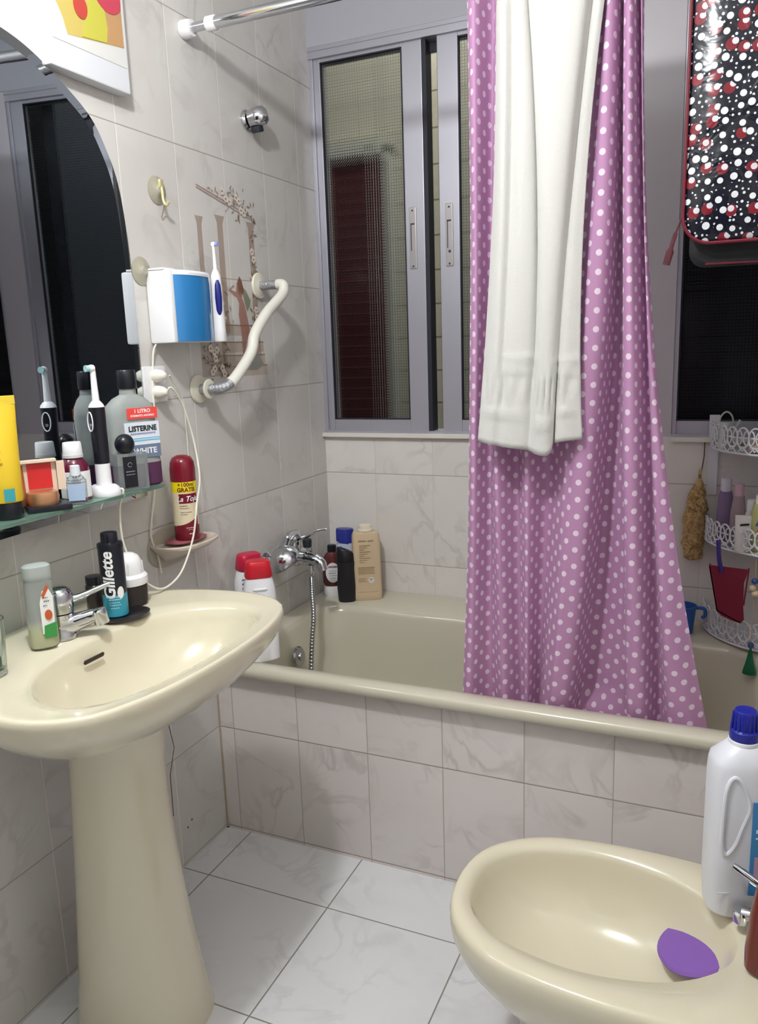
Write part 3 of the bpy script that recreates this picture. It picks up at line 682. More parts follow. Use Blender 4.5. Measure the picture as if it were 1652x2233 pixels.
# ceramic soap dish with the red shaving can
sd = thing('soap_dish', 'cream ceramic soap dish fixed to the left wall under the red can', 'soap dish', (0, -.140, .862))
b = B(); b.loft([(-.045, .008, .03, 2.2, .004), (-.03, .025, .05, 2.2, .02), (-.012, .052, .078, 2.4, .04), (.0, .063, .09, 2.5, .046), (.006, .064, .092, 2.5, .046), (.008, .06, .088, 2.5, .046), (.004, .054, .082, 2.5, .046), (.001, .02, .03, 2.2, .046)], 44)
for v in b.v: v.x = max(v.x, .001)
b.make('dish', pm('pinkish_ceramic', (214, 200, 184), .2), sd)
b = B(); b.at(.0, -.0, -.01, ry=PI/2); b.loft([(.001, .05, .085, 2.5), (.006, .048, .083, 2.5), (.009, .04, .07, 2.5)], 32); b.make('backplate', pm('grey_backplate', (176, 168, 154), .35), sd)
b = B(); b.loft([(.0085, .036, .058, 2.5, .05), (.0105, .037, .06, 2.5, .05), (.012, .034, .055, 2.5, .05)], 32); b.make('drip_tray', pm('pink_tray', (160, 90, 96), .4), sd)
la = thing('shaving_foam_can', 'dark red and cream shaving foam can with a yellow band on the soap dish', 'can', (.058, -.143, .8745), faced(.058, -.125, -.1), rx=.0)
b = B(); b.use(m_maroon); b.lathe([(.028, 0), (.0295, .002), (.0295, .035)], 36, True, False)
cream = pm('can_cream', (230, 216, 184), .3); yel = pm('can_yellow', (240, 222, 10), .35)
b.use(cream); b.lathe([(.0295, .035), (.0295, .116)], 36, False, False)
b.use(yel); b.lathe([(.0295, .116), (.0295, .141)], 36, False, False)
b.use(m_maroon); b.lathe([(.0295, .141), (.0298, .143)], 36, False, False); b.make('can_body', m_maroon, la)
b = B(); b.lathe([(.0298, .1425), (.030, .150), (.0300, .170), (.028, .186), (.022, .197), (.012, .202), (.003, .203)], 36); b.make('cap', m_maroon, la)
b = B(); patch(b, .0298, -PI*.62, -PI*.1, .090, .113); b.make('brand_band', m_maroon, la)
b = B(); n = 14; r0 = []; r1 = []
for i in range(n+1):
    a = -PI*.75+PI*.62*i/n; r0.append((.0298*math.cos(a), .0298*math.sin(a), .034)); r1.append((.0298*math.cos(a), .0298*math.sin(a), .037+.022*(i/n)**2))
b.rings([r0, r1], False, False, closed=False); b.make('wave_band', m_maroon, la)
text('lettering', '+100ml', .0135, pm('brown_ink', (110, 30, 36), .5), la, (0, 0, .1345), R=.0301, a0=-PI/2+.28, bold=.0003)
text('lettering', 'GRATIS', .0135, pm('brown_ink', (110, 30, 36), .5), la, (0, 0, .1222), R=.0301, a0=-PI/2+.28, bold=.0004)
text('lettering', 'La Toja', .0175, m_paper, la, (0, 0, .1005), R=.0303, a0=-PI/2+.30, shear=.35, bold=.0003)
strokes(la, [(-.010, .008, .083, .0022), (-.010, .012, .078, .0013), (-.009, .018, .068, .0015), (-.009, .007, .063, .0015)], .0298, (110, 92, 80)); strokes(la, [(.002, .020, .030, .002), (.006, .018, .026, .0012), (.008, .018, .015, .003)], .0298, (226, 196, 196))

# mirror
mir = thing('mirror', 'large arched mirror on the wall above the washbasin', 'mirror', (.002, -.196, 1.0), rz=math.radians(4.4))
half = [(.0, 1.893), (.06, 1.890), (.14, 1.876), (.217, 1.846), (.306, 1.797), (.350, 1.745), (.383, 1.676), (.398, 1.58), (.403, 1.486), (.405, 1.285), (.398, 1.10), (.384, .99)]
hp = crom([(0, s, z) for s, z in half], 6)
full = [Vector((0, p.y-.404, p.z-1.0)) for p in hp]+[Vector((0, -p.y-.404, p.z-1.0)) for p in hp[::-1][:-1]]
ctr = Vector((0, -.404, .45))
def inset(d, x):
    out = []
    n = len(full)
    for i, p in enumerate(full):
        a = full[i-1]; c = full[(i+1) % n]; t_ = (c-a).normalized(); nn = Vector((0, t_.z, -t_.y))
        if nn.dot(ctr-p) < 0: nn = -nn
        q = p+nn*d; out.append(Vector((x, q.y, q.z)))
    return out
b = B(); b.rings([inset(0, .001), inset(0, .0045)], True, False)
b.make('mirror_edge', pm('mirror_edge', (90, 98, 104), .2, .6), mir, smooth=False)
b = B(); b.rings([inset(0, .0045), inset(.022, .0062)], False, False); b.rings([inset(.022, .0062), inset(.0225, .0062)], False, True)
b.make('mirror_glass', pm('mirror_silver', (196, 202, 206), .012, 1), mir, smooth=False)

# glass shelf with brackets
sf = thing('glass_shelf', 'green-edged glass shelf under the mirror', 'shelf', (0, -.65, 1.0275))
b = B(); b.prism([(.0195, .36, 0), (.122, .36, 0), (.122, -.36, 0), (.073, -.36, 0)], (0, 0, .0065)); b.make('shelf_glass', pm('green_glass', (176, 214, 196), .06, trans=.75, ior=1.3), sf, smooth=False)
for y in (-.3, .30):
    xm = .0125+(.454-y-.0)*.077; b = B(); b.at(xm-.001); b.box(.001, .03, y-.008, y+.008, -.012, 0, .002); b.box(.001, .03, y-.008, y+.008, .0065, .010, .001); b.make('bracket', m_chromed, sf)

# picture frame
pf = thing('framed_picture', 'white-matted picture with yellow, red and orange shapes above the mirror', 'picture', (.0, -.288, 1.858))
b = B(); b.box(.001, .032, -.112, .112, 0, .34, .003); b.make('frame', pm('frame_white', (212, 214, 218), .35), pf, smooth=False)
b = B(); b.box(.0322, .0328, -.1, .105, .05, .33); b.make('print_sheet', pm('print_white', (214, 213, 210), .4), pf, smooth=False)
def fl(name, pts, col, x, par, y0=0, z0_=0, rough=.5):
    b = B(); b.prism([(x, p[0]+y0, p[1]+z0_) for p in pts], (.0004, 0, 0)); return b.make(name, pm('ink_%d_%d_%d' % col, col, rough), par, smooth=False)
fl('painted_shape', [(-.092, .33), (-.090, .125), (-.080, .112), (-.070, .094), (-.061, .066), (.1, .088), (.1, .33)], (199, 179, 99), .0329, pf)
fl('painted_shape', [(.048, .083), (.1, .0885), (.1, .33), (.06, .33), (.052, .2)], (189, 147, 102), .0334, pf)
fl('painted_shape', [(-.022, .0735), (.048, .0825), (.054, .11), (.05, .14), (.03, .165), (.008, .15), (-.006, .115)], (194, 189, 77), .0339, pf)
fl('painted_shape', [(-.020+.019*math.cos(a), .128+.022*math.sin(a)) for a in [2*PI*i/24 for i in range(24)]], (191, 73, 62), .0344, pf)
fl('painted_shape', [(min(.0995, .062+.042*math.cos(a)), .178+.036*math.sin(a)) for a in [2*PI*i/24 for i in range(24)]], (194, 70, 87), .0344, pf)

# printed mural on six tiles
mu = thing('tile_mural', 'faded printed mural of columns, flowers and a standing figure on the left wall tiles', 'mural', (0, .21, 1.24))
X = .0006
def yz(y, z): return (y-.21, z-1.24)
def fig(L): return [(.243+(y-.243)*1.45, z) for y, z in L]
def poly(name, pts, col, x=X, al=.8):
    b = B(); b.add([(x, *yz(*p)) for p in pts], [tuple(range(len(pts)))])
    m = pm('print_%d_%d_%d_%d' % (*col, int(al*100)), col, .35, alpha=al); return b.make(name, m, mu, smooth=False)
tan = (176, 142, 118)
for y, z0_, z1_, w_ in ((.078, 1.34, 1.648, .013), (.168, 1.36, 1.66, .0165), (.316, 1.30, 1.66, .017)):
    poly('column', [(y-w_*.8, z0_), (y+w_*.9, z0_), (y+w_*.75, z1_-.02), (y+w_*1.35, z1_), (y-w_*1.35, z1_), (y-w_*.75, z1_-.02)], tan, al=.42)
for i, (a, c, z) in enumerate(((.12, .36, 1.245), (.13, .35, 1.275), (.14, .345, 1.31), (.15, .33, 1.355))):
    poly('step', [(a, z), (c, z), (c, z+.028), (a, z+.028)], (190, 160, 126), X+.0002*i, .28)
    b = B(); b.tube([(X+.0004, *yz(a, z+.028)), (X+.0004, *yz(c, z+.028))], .0009, 5); b.make('step_line', pm('line_brown', (146, 116, 92), .6), mu)
poly('panel', [(.045, 1.25), (.16, 1.25), (.16, 1.345), (.045, 1.345)], (158, 126, 96), al=.25)
# figure
poly('figure_body', fig([(.232, 1.495), (.243, 1.50), (.25, 1.475), (.247, 1.455), (.254, 1.44), (.262, 1.40), (.268, 1.36), (.282, 1.315), (.272, 1.295), (.262, 1.31), (.254, 1.345), (.246, 1.31), (.238, 1.30), (.238, 1.36), (.232, 1.41), (.236, 1.44), (.23, 1.455), (.221, 1.46), (.205, 1.475), (.222, 1.489), (.225, 1.484), (.212, 1.475), (.228, 1.47)]), (178, 120, 100), X+.001, .6)
poly('figure_hair', fig([(.235, 1.50), (.242, 1.513), (.249, 1.50), (.254, 1.478), (.249, 1.465), (.244, 1.475), (.240, 1.46), (.236, 1.475)]), (134, 92, 68), X+.0015, .85)
poly('drape', fig([(.246, 1.49), (.262, 1.475), (.276, 1.45), (.272, 1.435), (.261, 1.42), (.254, 1.45)]), (140, 146, 112), X+.0014, .7)
poly('drape', fig([(.243, 1.30), (.29, 1.31), (.31, 1.275), (.285, 1.26), (.25, 1.262)]), (150, 158, 152), X+.0014, .5)
# flower sprays
random.seed(11)
def leafspray(cy, cz, n, ry, rz, name='foliage'):
    b = B()
    for i in range(n):
        y = cy+random.gauss(0, ry); z = cz+random.gauss(0, rz); a = random.uniform(0, 2*PI); L = random.uniform(.010, .024)
        p = [(X+.0012, *yz(y, z)), (X+.0012, *yz(y+L*.5*math.cos(a)-L*.16*math.sin(a), z+L*.5*math.sin(a)+L*.16*math.cos(a))), (X+.0012, *yz(y+L*math.cos(a), z+L*math.sin(a))), (X+.0012, *yz(y+L*.5*math.cos(a)+L*.16*math.sin(a), z+L*.5*math.sin(a)-L*.16*math.cos(a)))]
        b.add(p, [(0, 1, 2, 3)])
    b.make(name, pm('leaf_print', (138, 112, 92), .5, alpha=.6), mu, smooth=False)
leafspray(.20, 1.715, 26, .035, .010); leafspray(.26, 1.69, 22, .03, .014); leafspray(.325, 1.655, 10, .008, .022); leafspray(.318, 1.545, 18, .009, .04)
leafspray(.10, 1.30, 46, .022, .028); leafspray(.15, 1.285, 22, .014, .03); leafspray(.165, 1.40, 14, .014, .025); leafspray(.30, 1.40, 14, .008, .03)
def flower(y, z, r=.0065):
    b = B(); wt = pm('petal_print', (226, 216, 202), .5); cn = pm('centre_print', (120, 92, 72), .5)
    b.use(wt)
    for k in range(5):
        a = 2*PI*k/5+y*90; c = (y+r*.62*math.cos(a), z+r*.62*math.sin(a))
        b.add([(X+.002+k*.00005, *yz(c[0]+r*.46*math.cos(q), c[1]+r*.46*math.sin(q))) for q in [2*PI*j/8 for j in range(8)]], [tuple(range(8))])
    b.use(cn); b.add([(X+.0024, *yz(y+r*.26*math.cos(q), z+r*.26*math.sin(q))) for q in [2*PI*j/8 for j in range(8)]], [tuple(range(8))])
    b.make('flower', None, mu, smooth=False)
for y, z in ((.186, 1.722), (.2, 1.705), (.216, 1.70), (.25, 1.715), (.262, 1.708), (.27, 1.685), (.283, 1.68), (.312, 1.582), (.318, 1.562), (.085, 1.322), (.10, 1.313), (.112, 1.318), (.104, 1.296), (.098, 1.27), (.088, 1.262), (.132, 1.27), (.14, 1.255), (.315, 1.425), (.317, 1.405), (.15, 1.44), (.155, 1.40)): flower(y, z, .0105)
b = B()
for off in (0, .006): b.tube([(X+.0014, *yz(.075, 1.722-off)), (X+.0014, *yz(.32, 1.676-off*1.4))], .0009, 5)
b.make('garland_line', pm('line_pink', (186, 146, 138), .6), mu)

# ============================================================ shelf objects (top of glass at z=1.034)
ZSH = 1.0342
# yellow tube standing on a black cap
r = thing('sunscreen_tube', 'yellow tube standing on its black cap at the left end of the glass shelf', 'tube', (.080, -.668, ZSH), math.radians(66))
b = B(); b.lathe([(.024, 0), (.0255, .002), (.0255, .028), (.024, .031)], 32); b.make('cap', m_black, r)
b = B(); b.loft([(.031, .0275, .0265), (.034, .0285, .0275), (.11, .0300, .022), (.165, .0325, .011), (.195, .034, .0035), (.212, .034, .0012), (.214, .034, .0012)], 36); b.make('tube_body', m_yellow, r)
b = B(); b.box(-.034, .034, -.0022, .0022, .200, .215, .0005); b.make('crimp', pm('yellow_crimp', (222, 196, 60), .3), r, smooth=False)
b = B(); patch(b, .0292, -PI*.62, -PI*.42, .034, .056); b.make('teal_patch', pm('teal_ink', (60, 160, 170), .5), r)
b = B()
for i in range(9): b.box(-.03, -.006-.002*(i % 3), -.024+i*.001, -.023+i*.001, .10+i*.0065, .1022+i*.0065)
b.make('print_lines', pm('ochre_ink', (196, 168, 40), .5), r, smooth=False)
# open blush compact: black base, gold pan, upright red lid
r = thing('makeup_compact', 'open makeup palette with a red lid, gold pan and black base on the glass shelf', 'makeup', (.086, -.592, ZSH), math.radians(56)); r.scale = (.88, .85, .95)
b = B(); b.box(-.036, .052, -.032, .028, 0, .012, .003); b.make('base', m_black, r)
b = B(); b.loft([(.012, .030, .022, 2.4), (.026, .033, .025, 2.4), (.036, .031, .023, 2.4), (.038, .027, .019, 2.4)], 32); b.make('pan', m_gold, r)
b = B(); b.box(-.042, .036, .024, .029, .012, .098, .0015); b.box(-.042, .036, .012, .026, .092, .098, .001); b.make('lid', pm('cream_card', (228, 206, 186), .5), r, smooth=False)
b = B(); b.box(-.022, .026, .0215, .0238, .040, .090); b.make('lid_mirror', pm('lid_red', (206, 44, 46), .2), r, smooth=False)
b = B(); b.prism([(-.048, -.03, .012), (-.028, .02, .012), (-.03, .022, .088), (-.050, -.002, .096)], (-.003, .001, 0)); b.make('side_flap', m_gold, r, smooth=False)
b = B(); b.box(.036, .052, .018, .022, .035, .092); b.make('hinge_flap', pm('cream_card', (228, 206, 186), .5), r, smooth=False)
# small clear bottle with a pale blue label
r = thing('nail_polish_bottle', 'small clear bottle with a pale blue label at the shelf front edge', 'bottle', (.103, -.524, ZSH), faced(.09, -.48, -.1))
b = B(); b.loft([(0, .0165, .010, 4), (.002, .0185, .012, 4), (.045, .0185, .012, 4), (.054, .012, .008, 3), (.058, .009, .008, 2)], 28); b.make('bottle_body', m_cleart, r)
b = B(); b.loft([(.056, .010, .009, 2), (.074, .009, .008, 2), (.075, .007, .006, 2)], 20); b.make('cap', pm('frosted_cap', (216, 224, 232), .25), r)
b = B(); b.box(-.015, .015, -.0130, -.0124, .008, .040); b.make('label_sheet', pm('pale_blue_label', (170, 192, 222), .4), r, smooth=False)
# syrup bottle
r = thing('medicine_bottle', 'dark red medicine bottle with a white cap and label', 'bottle', (.064, -.486, ZSH), faced(.045, -.437))
b = B(); b.lathe([(.026, 0), (.0285, .002), (.0285, .058), (.027, .068), (.021, .078), (.0155, .084), (.0155, .092)], 36); b.make('bottle_body', pm('syrup', (112, 28, 58), .08, trans=.25, coat=.5), r)
b = B(); patch(b, .0288, -PI*.95, -PI*.05, .006, .058); b.make('label_sheet', m_paper, r)
b = B(); b.lathe([(.0185, .086), (.019, .088), (.0175, .112), (.0165, .114), (.004, .1145)], 32); b.make('cap', m_white, r)
b = B(); b.lathe([(.0195, .084), (.0195, .0895)], 32); b.make('cap_ring', pm('cap_grey', (206, 206, 206), .4), r)
strokes(r, [(-.016, .014, .046, .0025), (-.016, .010, .040, .0012), (-.016, .012, .035, .0012), (-.016, .002, .030, .0012), (-.016, .013, .02, .0012)], .0290, (90, 96, 130))
# toothbrush on charger
r = thing('electric_toothbrush', 'black electric toothbrush standing on a white charger on the glass shelf', 'toothbrush', (.086, -.432, ZSH), faced(.07, -.395, -1.0))
b = B(); b.loft([(0, .034, .027, 2.4), (.004, .035, .028, 2.4), (.016, .032, .025, 2.4), (.021, .026, .02, 2.3), (.022, .015, .012, 2)], 36); b.make('charger', m_white, r)
b = B(); b.lathe([(.0155, .022), (.0150, .065)], 28); b.make('handle_base', m_white, r)
b = B(); b.loft([(.065, .0150, .0150), (.09, .0145, .0155), (.13, .014, .0165), (.165, .0155, .0165), (.178, .0165, .0155)], 32); b.make('handle', m_black, r)
b = B(); b.loft([(.178, .0165, .0155), (.183, .015, .013), (.190, .0085, .008)], 28); b.tube([(0, 0, .186), (0, 0, .22), (0, 0, .252)], [.0075, .0062, .0052], 14); b.make('brush_neck', m_white, r)
b = B(); b.at(0, -.002, .254, rx=PI/2); b.lathe([(.0065, -.004), (.0075, 0), (.0065, .006)], 18); b.make('brush_head', m_white, r)
b = B(); b.at(0, -.008, .254, rx=PI/2); b.lathe([(.0060, 0), (.0065, .008)], 16); b.make('bristles', pm('bristle_aqua', (170, 210, 214), .7), r)
b = B(); pts = [(.0085*math.cos(a), -.0150-.0022, .150+.019*math.sin(a)) for a in [2*PI*i/28 for i in range(29)]]; b.tube(pts, .0013, 6); b.make('button_ring', m_white, r)
b = B(); b.at(0, -.0165, .143, rx=PI/2); b.lathe([(.0035, 0), (.003, .0015)], 14); b.make('power_button', pm('btn_grey', (120, 128, 130), .3), r)
# perfume bottle
r = thing('perfume_bottle', 'square clear perfume bottle with a black ball cap', 'bottle', (.101, -.368, ZSH), math.radians(66))
b = B(); b.box(-.034, .034, -.014, .014, 0, .078, .004); b.make('bottle_body', pm('clear_thick', (216, 222, 222), .08, trans=.8, ior=1.12), r)
b = B(); b.box(-.022, .007, -.0152, -.0146, .008, .072); b.make('label_sheet', m_black, r, smooth=False)
b = B(); b.at(-.008, 0, .079); b.sphere((0, 0, .018), .0205, 28, 1, .9, 1.05); b.make('ball_cap', m_black, r)
b = B(); b.tube([(-.0075+.0045*math.cos(q*PI/8), -.0155, .055+.0045*math.sin(q*PI/8)) for q in range(15)], .0006, 5); b.make('round_emblem', pm('ink_silver', (150, 150, 156), .4), r); strokes(r, [(-.017, .002, .040, .002), (-.017, .002, .034, .0015)], 0, (150, 150, 156), y=-.0156)
# mouthwash
r = thing('mouthwash_bottle', 'large clear mouthwash bottle with purple liquid at the right end of the shelf', 'bottle', (.070, -.320, ZSH), math.radians(66)); r.scale = (1, .88, 1)
sec = [(0, .052, .030, 4), (.004, .056, .034, 4), (.05, .056, .034, 4), (.075, .052, .031, 4), (.10, .050, .030, 3.6), (.15, .0535, .032, 3.6), (.172, .050, .030, 3.2), (.188, .034, .024, 2.6), (.196, .018, .018, 2), (.212, .0165, .0165, 2)]
b = B(); b.use(m_clearb); b.loft(sec[2:], 44, False); b.loft([(.0505, .0555, .0335, 4), (.051, .01, .01, 4)], 44, False); b.make('bottle_body', None, r)
b = B(); b.loft(sec[:3], 44); b.make('liquid', pm('purple_liquid', (112, 70, 104), .1, trans=.35, ior=1.1), r)
b = B(); b.lathe([(.0195, .208), (.0205, .210), (.0195, .245), (.018, .247), (.004, .2475)], 32); b.make('cap', m_black, r)
b = B(); b.box(-.028, .050, -.0338, -.0325, .062, .138); lb = b.make('label_sheet', pm('label_pale', (222, 228, 238), .35), r, smooth=False)
b = B(); b.box(-.02, .048, -.0350, -.0344, .145, .168, .0002); b.make('red_sticker', pm('sticker_red', (236, 74, 66), .4), r, smooth=False)
b = B(); b.box(-.028, .050, -.0344, -.0339, .062, .090); b.make('label_band', pm('label_slate', (110, 124, 150), .4), r, smooth=False)
b = B(); b.box(-.028, .050, -.0345, -.0339, .098, .1005); b.box(-.01, .05, -.0345, -.0339, .103, .1045); b.make('label_line', pm('label_cyan', (110, 190, 224), .4), r, smooth=False)
text('lettering', 'LISTERINE', .0155, m_ink, r, (.012, -.0348, .124), bold=.0006, sx=.92)
strokes(r, [(-.016, .042, .1125, .0028)], 0, (120, 140, 180), y=-.0343)
text('lettering', 'WHITE', .017, m_paper, r, (.014, -.0350, .076), bold=.0004)
text('lettering', '1 LITRO', .0105, m_paper, r, (.014, -.0356, .161), bold=.0003)
text('lettering', 'FORMATO AHORRO', .0058, m_paper, r, (.014, -.0356, .1515), bold=.0002)

# ============================================================ on the washbasin
ZB = .801
r = thing('shampoo_bottle', 'clear bottle with pale yellow shampoo left at the bottom, by the basin tap', 'bottle', (.132, -.670, ZB), faced(.128, -.668, .15)); r.scale = (.9, .9, .95)
b = B(); b.loft([(0, .024, .016, 2.5), (.003, .027, .019, 2.6), (.04, .0275, .0195, 2.6), (.10, .0265, .0185, 2.6), (.132, .0255, .018, 2.6)], 36); b.make('bottle_body', pm('milky_plastic', (214, 220, 218), .22, trans=.7, ior=1.1), r)
b = B(); b.loft([(.002, .0245, .017, 2.5), (.005, .0265, .0185, 2.5), (.036, .0268, .0188, 2.5)], 36); b.make('liquid', pm('yellow_liquid', (238, 232, 150), .3), r)
b = B(); b.loft([(.132, .0262, .0185, 2.6), (.134, .0268, .019, 2.6), (.158, .0262, .0185, 2.6), (.161, .022, .015, 2.5)], 36); b.make('cap', pm('frost_cap', (214, 222, 220), .3, trans=.5, ior=1.1), r)
b = B(); b.prism([(-.004, -.0200, .03), (.02, -.0178, .03), (.022, -.0178, .1), (.014, -.0188, .118), (.002, -.0200, .112), (-.004, -.0200, .09)], (0, -.0012, 0)); b.make('label_sheet', m_paper, r, smooth=False)
b = B(); b.prism([(-.002, -.0216, .022), (.022, -.0192, .02), (.024, -.0192, .05), (.0, -.0216, .046)], (0, -.0006, 0)); b.make('label_green', pm('leaf_green', (60, 150, 76), .4), r, smooth=False)
b = B(); b.prism([(.010+.007*math.cos(a), -.0214, .066+.010*math.sin(a)) for a in [2*PI*i/16 for i in range(16)]], (0, -.0006, 0)); b.prism([(.0, -.0214, .105), (.012, -.02, .124), (.016, -.02, .118), (.004, -.0214, .1)], (0, -.0006, 0)); b.make('label_orange', pm('almond_orange', (196, 92, 46), .4), r, smooth=False)
strokes(r, [(.002, .012, .099, .0015), (.004, .014, .092, .002), (.002, .010, .084, .0015)], 0, (70, 80, 76), y=-.0216)
# shaving gel can
tray = B(); tray.lathe([(.040, 0), (.043, .003), (.044, .007), (.040, .008), (.005, .006)], 36)
tray.v = [Vector((v.x*1.15, v.y*.9, v.z)) for v in tray.v]
to = tray.make('soap_tray', pm('black_tray', (30, 28, 34), .3), None, None); to.location = (.158, -.490, ZB); to.rotation_euler = (0, 0, math.radians(60))
tag(to, 'low black oval tray under the black shaving gel can', 'tray')
r = thing('shaving_gel_can', 'tall black and teal shaving gel can behind the basin tap', 'can', (.152, -.505, ZB+.0085), faced(.148, -.487))
teal = pm('can_teal', (46, 150, 176), .3)
b = B(); b.use(teal); b.lathe([(.0215, 0), (.0235, .002), (.0238, .046)], 36, True, False); b.use(pm('can_navy', (20, 26, 38), .3)); b.lathe([(.0238, .046), (.0238, .138)], 36, False, False); b.make('can_body', None, r)
b = B(); b.lathe([(.0245, .1375), (.0248, .140), (.0240, .146), (.0165, .149), (.0160, .165), (.0150, .167), (.003, .1675)], 32); b.make('cap', m_black, r)
text('lettering', 'Gillette', .0315, m_paper, r, (0, 0, .085), R=.0242, a0=-PI/2-.35, rot=PI/2, bold=.0009, shear=.15)
b = B(); b.at(0, 0, 0)
pts = []
for i in range(20):
    a = 2*PI*i/20; rr_ = .0095*(1+.25*math.cos(a+.8)); pts.append((rr_*math.cos(a)*.7, .052+rr_*1.25*math.sin(a)))
b.prism([(.0242*math.cos(-PI/2+.45+p[0]/.0242), .0242*math.sin(-PI/2+.45+p[0]/.0242), p[1]) for p in pts], (.0002, -.0004, 0)); b.make('foam_mark', m_paper, r, smooth=False)
strokes(r, [(-.018, .010, .041, .002), (-.012, .012, .036, .002), (-.012, .008, .030, .0015), (-.012, .010, .025, .0015), (-.010, .006, .019, .0015)], .0239, (200, 226, 232))
# baby-food style pot with domed lid
r = thing('lidded_cup', 'small dark cup with a white domed lid behind the shaving gel can', 'cup', (.112, -.416, ZB), faced(.1, -.4))
b = B(); b.lathe([(.030, 0), (.034, .004), (.035, .03), (.0345, .046)], 32); b.make('cup_body', pm('smoky_plastic', (74, 68, 66), .15, trans=.3, ior=1.1), r)
b = B(); b.lathe([(.0365, .044), (.0372, .048), (.0372, .060), (.034, .064), (.028, .066)], 32); b.make('lid_rim', m_white, r)
b = B(); b.lathe([(.0285, .065), (.029, .075), (.0275, .09), (.022, .102), (.013, .108), (.003, .110)], 32)
for i in range(8):
    a = 2*PI*i/8; b.tube([(.0288*math.cos(a), .0288*math.sin(a), .067), (.0278*math.cos(a), .0278*math.sin(a), .09)], .0015, 6)
b.make('dome_lid', m_white, r)
# dark jar behind the gel can
r = thing('dark_jar', 'dark jar mostly hidden behind the tall shaving gel can', 'jar', (.078, -.482, ZB))
b = B(); b.lathe([(.016, 0), (.0175, .002), (.0175, .055), (.013, .060)], 24); b.make('jar_body', pm('dark_brown', (48, 40, 40), .25), r)
b = B(); b.lathe([(.0155, .059), (.016, .061), (.016, .075), (.004, .076)], 24); b.make('cap', m_black, r)
# tumbler at left edge
r = thing('drinking_glass', 'clear glass tumbler with toothpaste at the left edge of the basin', 'glass', (.147, -.800, ZB))
b = B(); b.lathe([(.0245, 0), (.0255, .002), (.030, .094), (.0285, .094), (.0242, .010), (.002, .008)], 36); b.make('tumbler', m_glass, r)
tp = thing('toothpaste_tube', 'white toothpaste tube standing inside the clear tumbler', 'tube', (.149, -.790, ZB+.012), faced(.15, -.79), rx=.1)
b = B(); b.lathe([(.009, 0), (.0095, .018), (.008, .019)], 18); b.make('cap', pm('grey_cap', (90, 104, 112), .4), tp)
b = B(); b.loft([(.019, .0115, .011), (.03, .0125, .0105), (.06, .0135, .006), (.075, .014, .001)], 24); b.make('tube_body', m_white, tp)

# ============================================================ curtain
cols = [((.709, .708, .68), .065, .060), ((.731, .729, .703), .042, .045), ((.754, .744, .737), .100, .100), ((.781, .769, .783), .045, .046), ((.823, .805, .814), .105, .100), ((.86, .844, .838), .05, .052), ((.905, .883, .854), .105, .115),
        ((.955, .935, .872), .06, .070), ((.982, .955, .888), .05, .046), ((.997, .972, .906), .030, .034), ((1.010, 1.0, .940), .045, .050), ((1.0155, 1.012, .957), .125, .145), ((1.0172, 1.022, 1.006), .128, .130), ((1.019, 1.028, 1.056), .080, .100),
        ((1.022, 1.033, 1.066), .040, .040), ((1.036, 1.052, 1.100), .030, .036), ((1.046, 1.070, 1.128), .095, .105), ((1.050, 1.074, 1.150), .05, .052), ((1.054, 1.079, 1.19), .046, .050), ((1.056, 1.081, 1.222), .06, .066)]
def curtain_x(c, z):
    (xt, xm, xb) = c; t_ = (1.965-z)/(1.965-.514); tm = .36
    # quadratic through t=0, tm, 1
    L0 = (t_-tm)*(t_-1)/(tm); L1_ = t_*(t_-1)/(tm*(tm-1)); L2_ = t_*(t_-tm)/(1-tm)
    if t_ < 0: return xt+(xt-xm)*0.0
    return xt*L0+xm*L1_+xb*L2_
nz = 60; sub = 8; ztop, zbot = 2.052, .385
me = bpy.data.meshes.new('shower_curtain'); verts = []; uvs = []; nc = None
for j in range(nz+1):
    z = zbot+(ztop-zbot)*j/nz; f = max(0, min(1, (z-.5)/1.45))
    row = [Vector((curtain_x(c, z), yb+(yt-yb)*f, 0)) for c, yt, yb in cols]
    row = crom(row, sub); nc = len(row)
    u = 0
    for i, p in enumerate(row):
        if i: u += (row[i]-row[i-1]).length
        wob = .0025*math.sin(z*9+i*.35)*(1-f*.5)
        y = p.y+wob+.012*(1-f)
        if z < .53: y = min(max(y, .058), .125) if z < .49 else max(y, .045)
        verts.append((p.x-.9, y-.07, z-.5)); uvs.append((u, z))
faces = [(j*nc+i, j*nc+i+1, (j+1)*nc+i+1, (j+1)*nc+i) for j in range(nz) for i in range(nc-1)]
me.from_pydata(verts, [], faces); me.materials.append(m_curtain)
ul = me.uv_layers.new(name='UVMap')
for lp in me.loops: ul.data[lp.index].uv = uvs[lp.vertex_index]
for p in me.polygons: p.use_smooth = True
o = bpy.data.objects.new('shower_curtain', me); COL.objects.link(o); o.location = (.9, .07, .5)
tag(o, 'mauve shower curtain with white polka dots hanging into the tub', 'curtain')

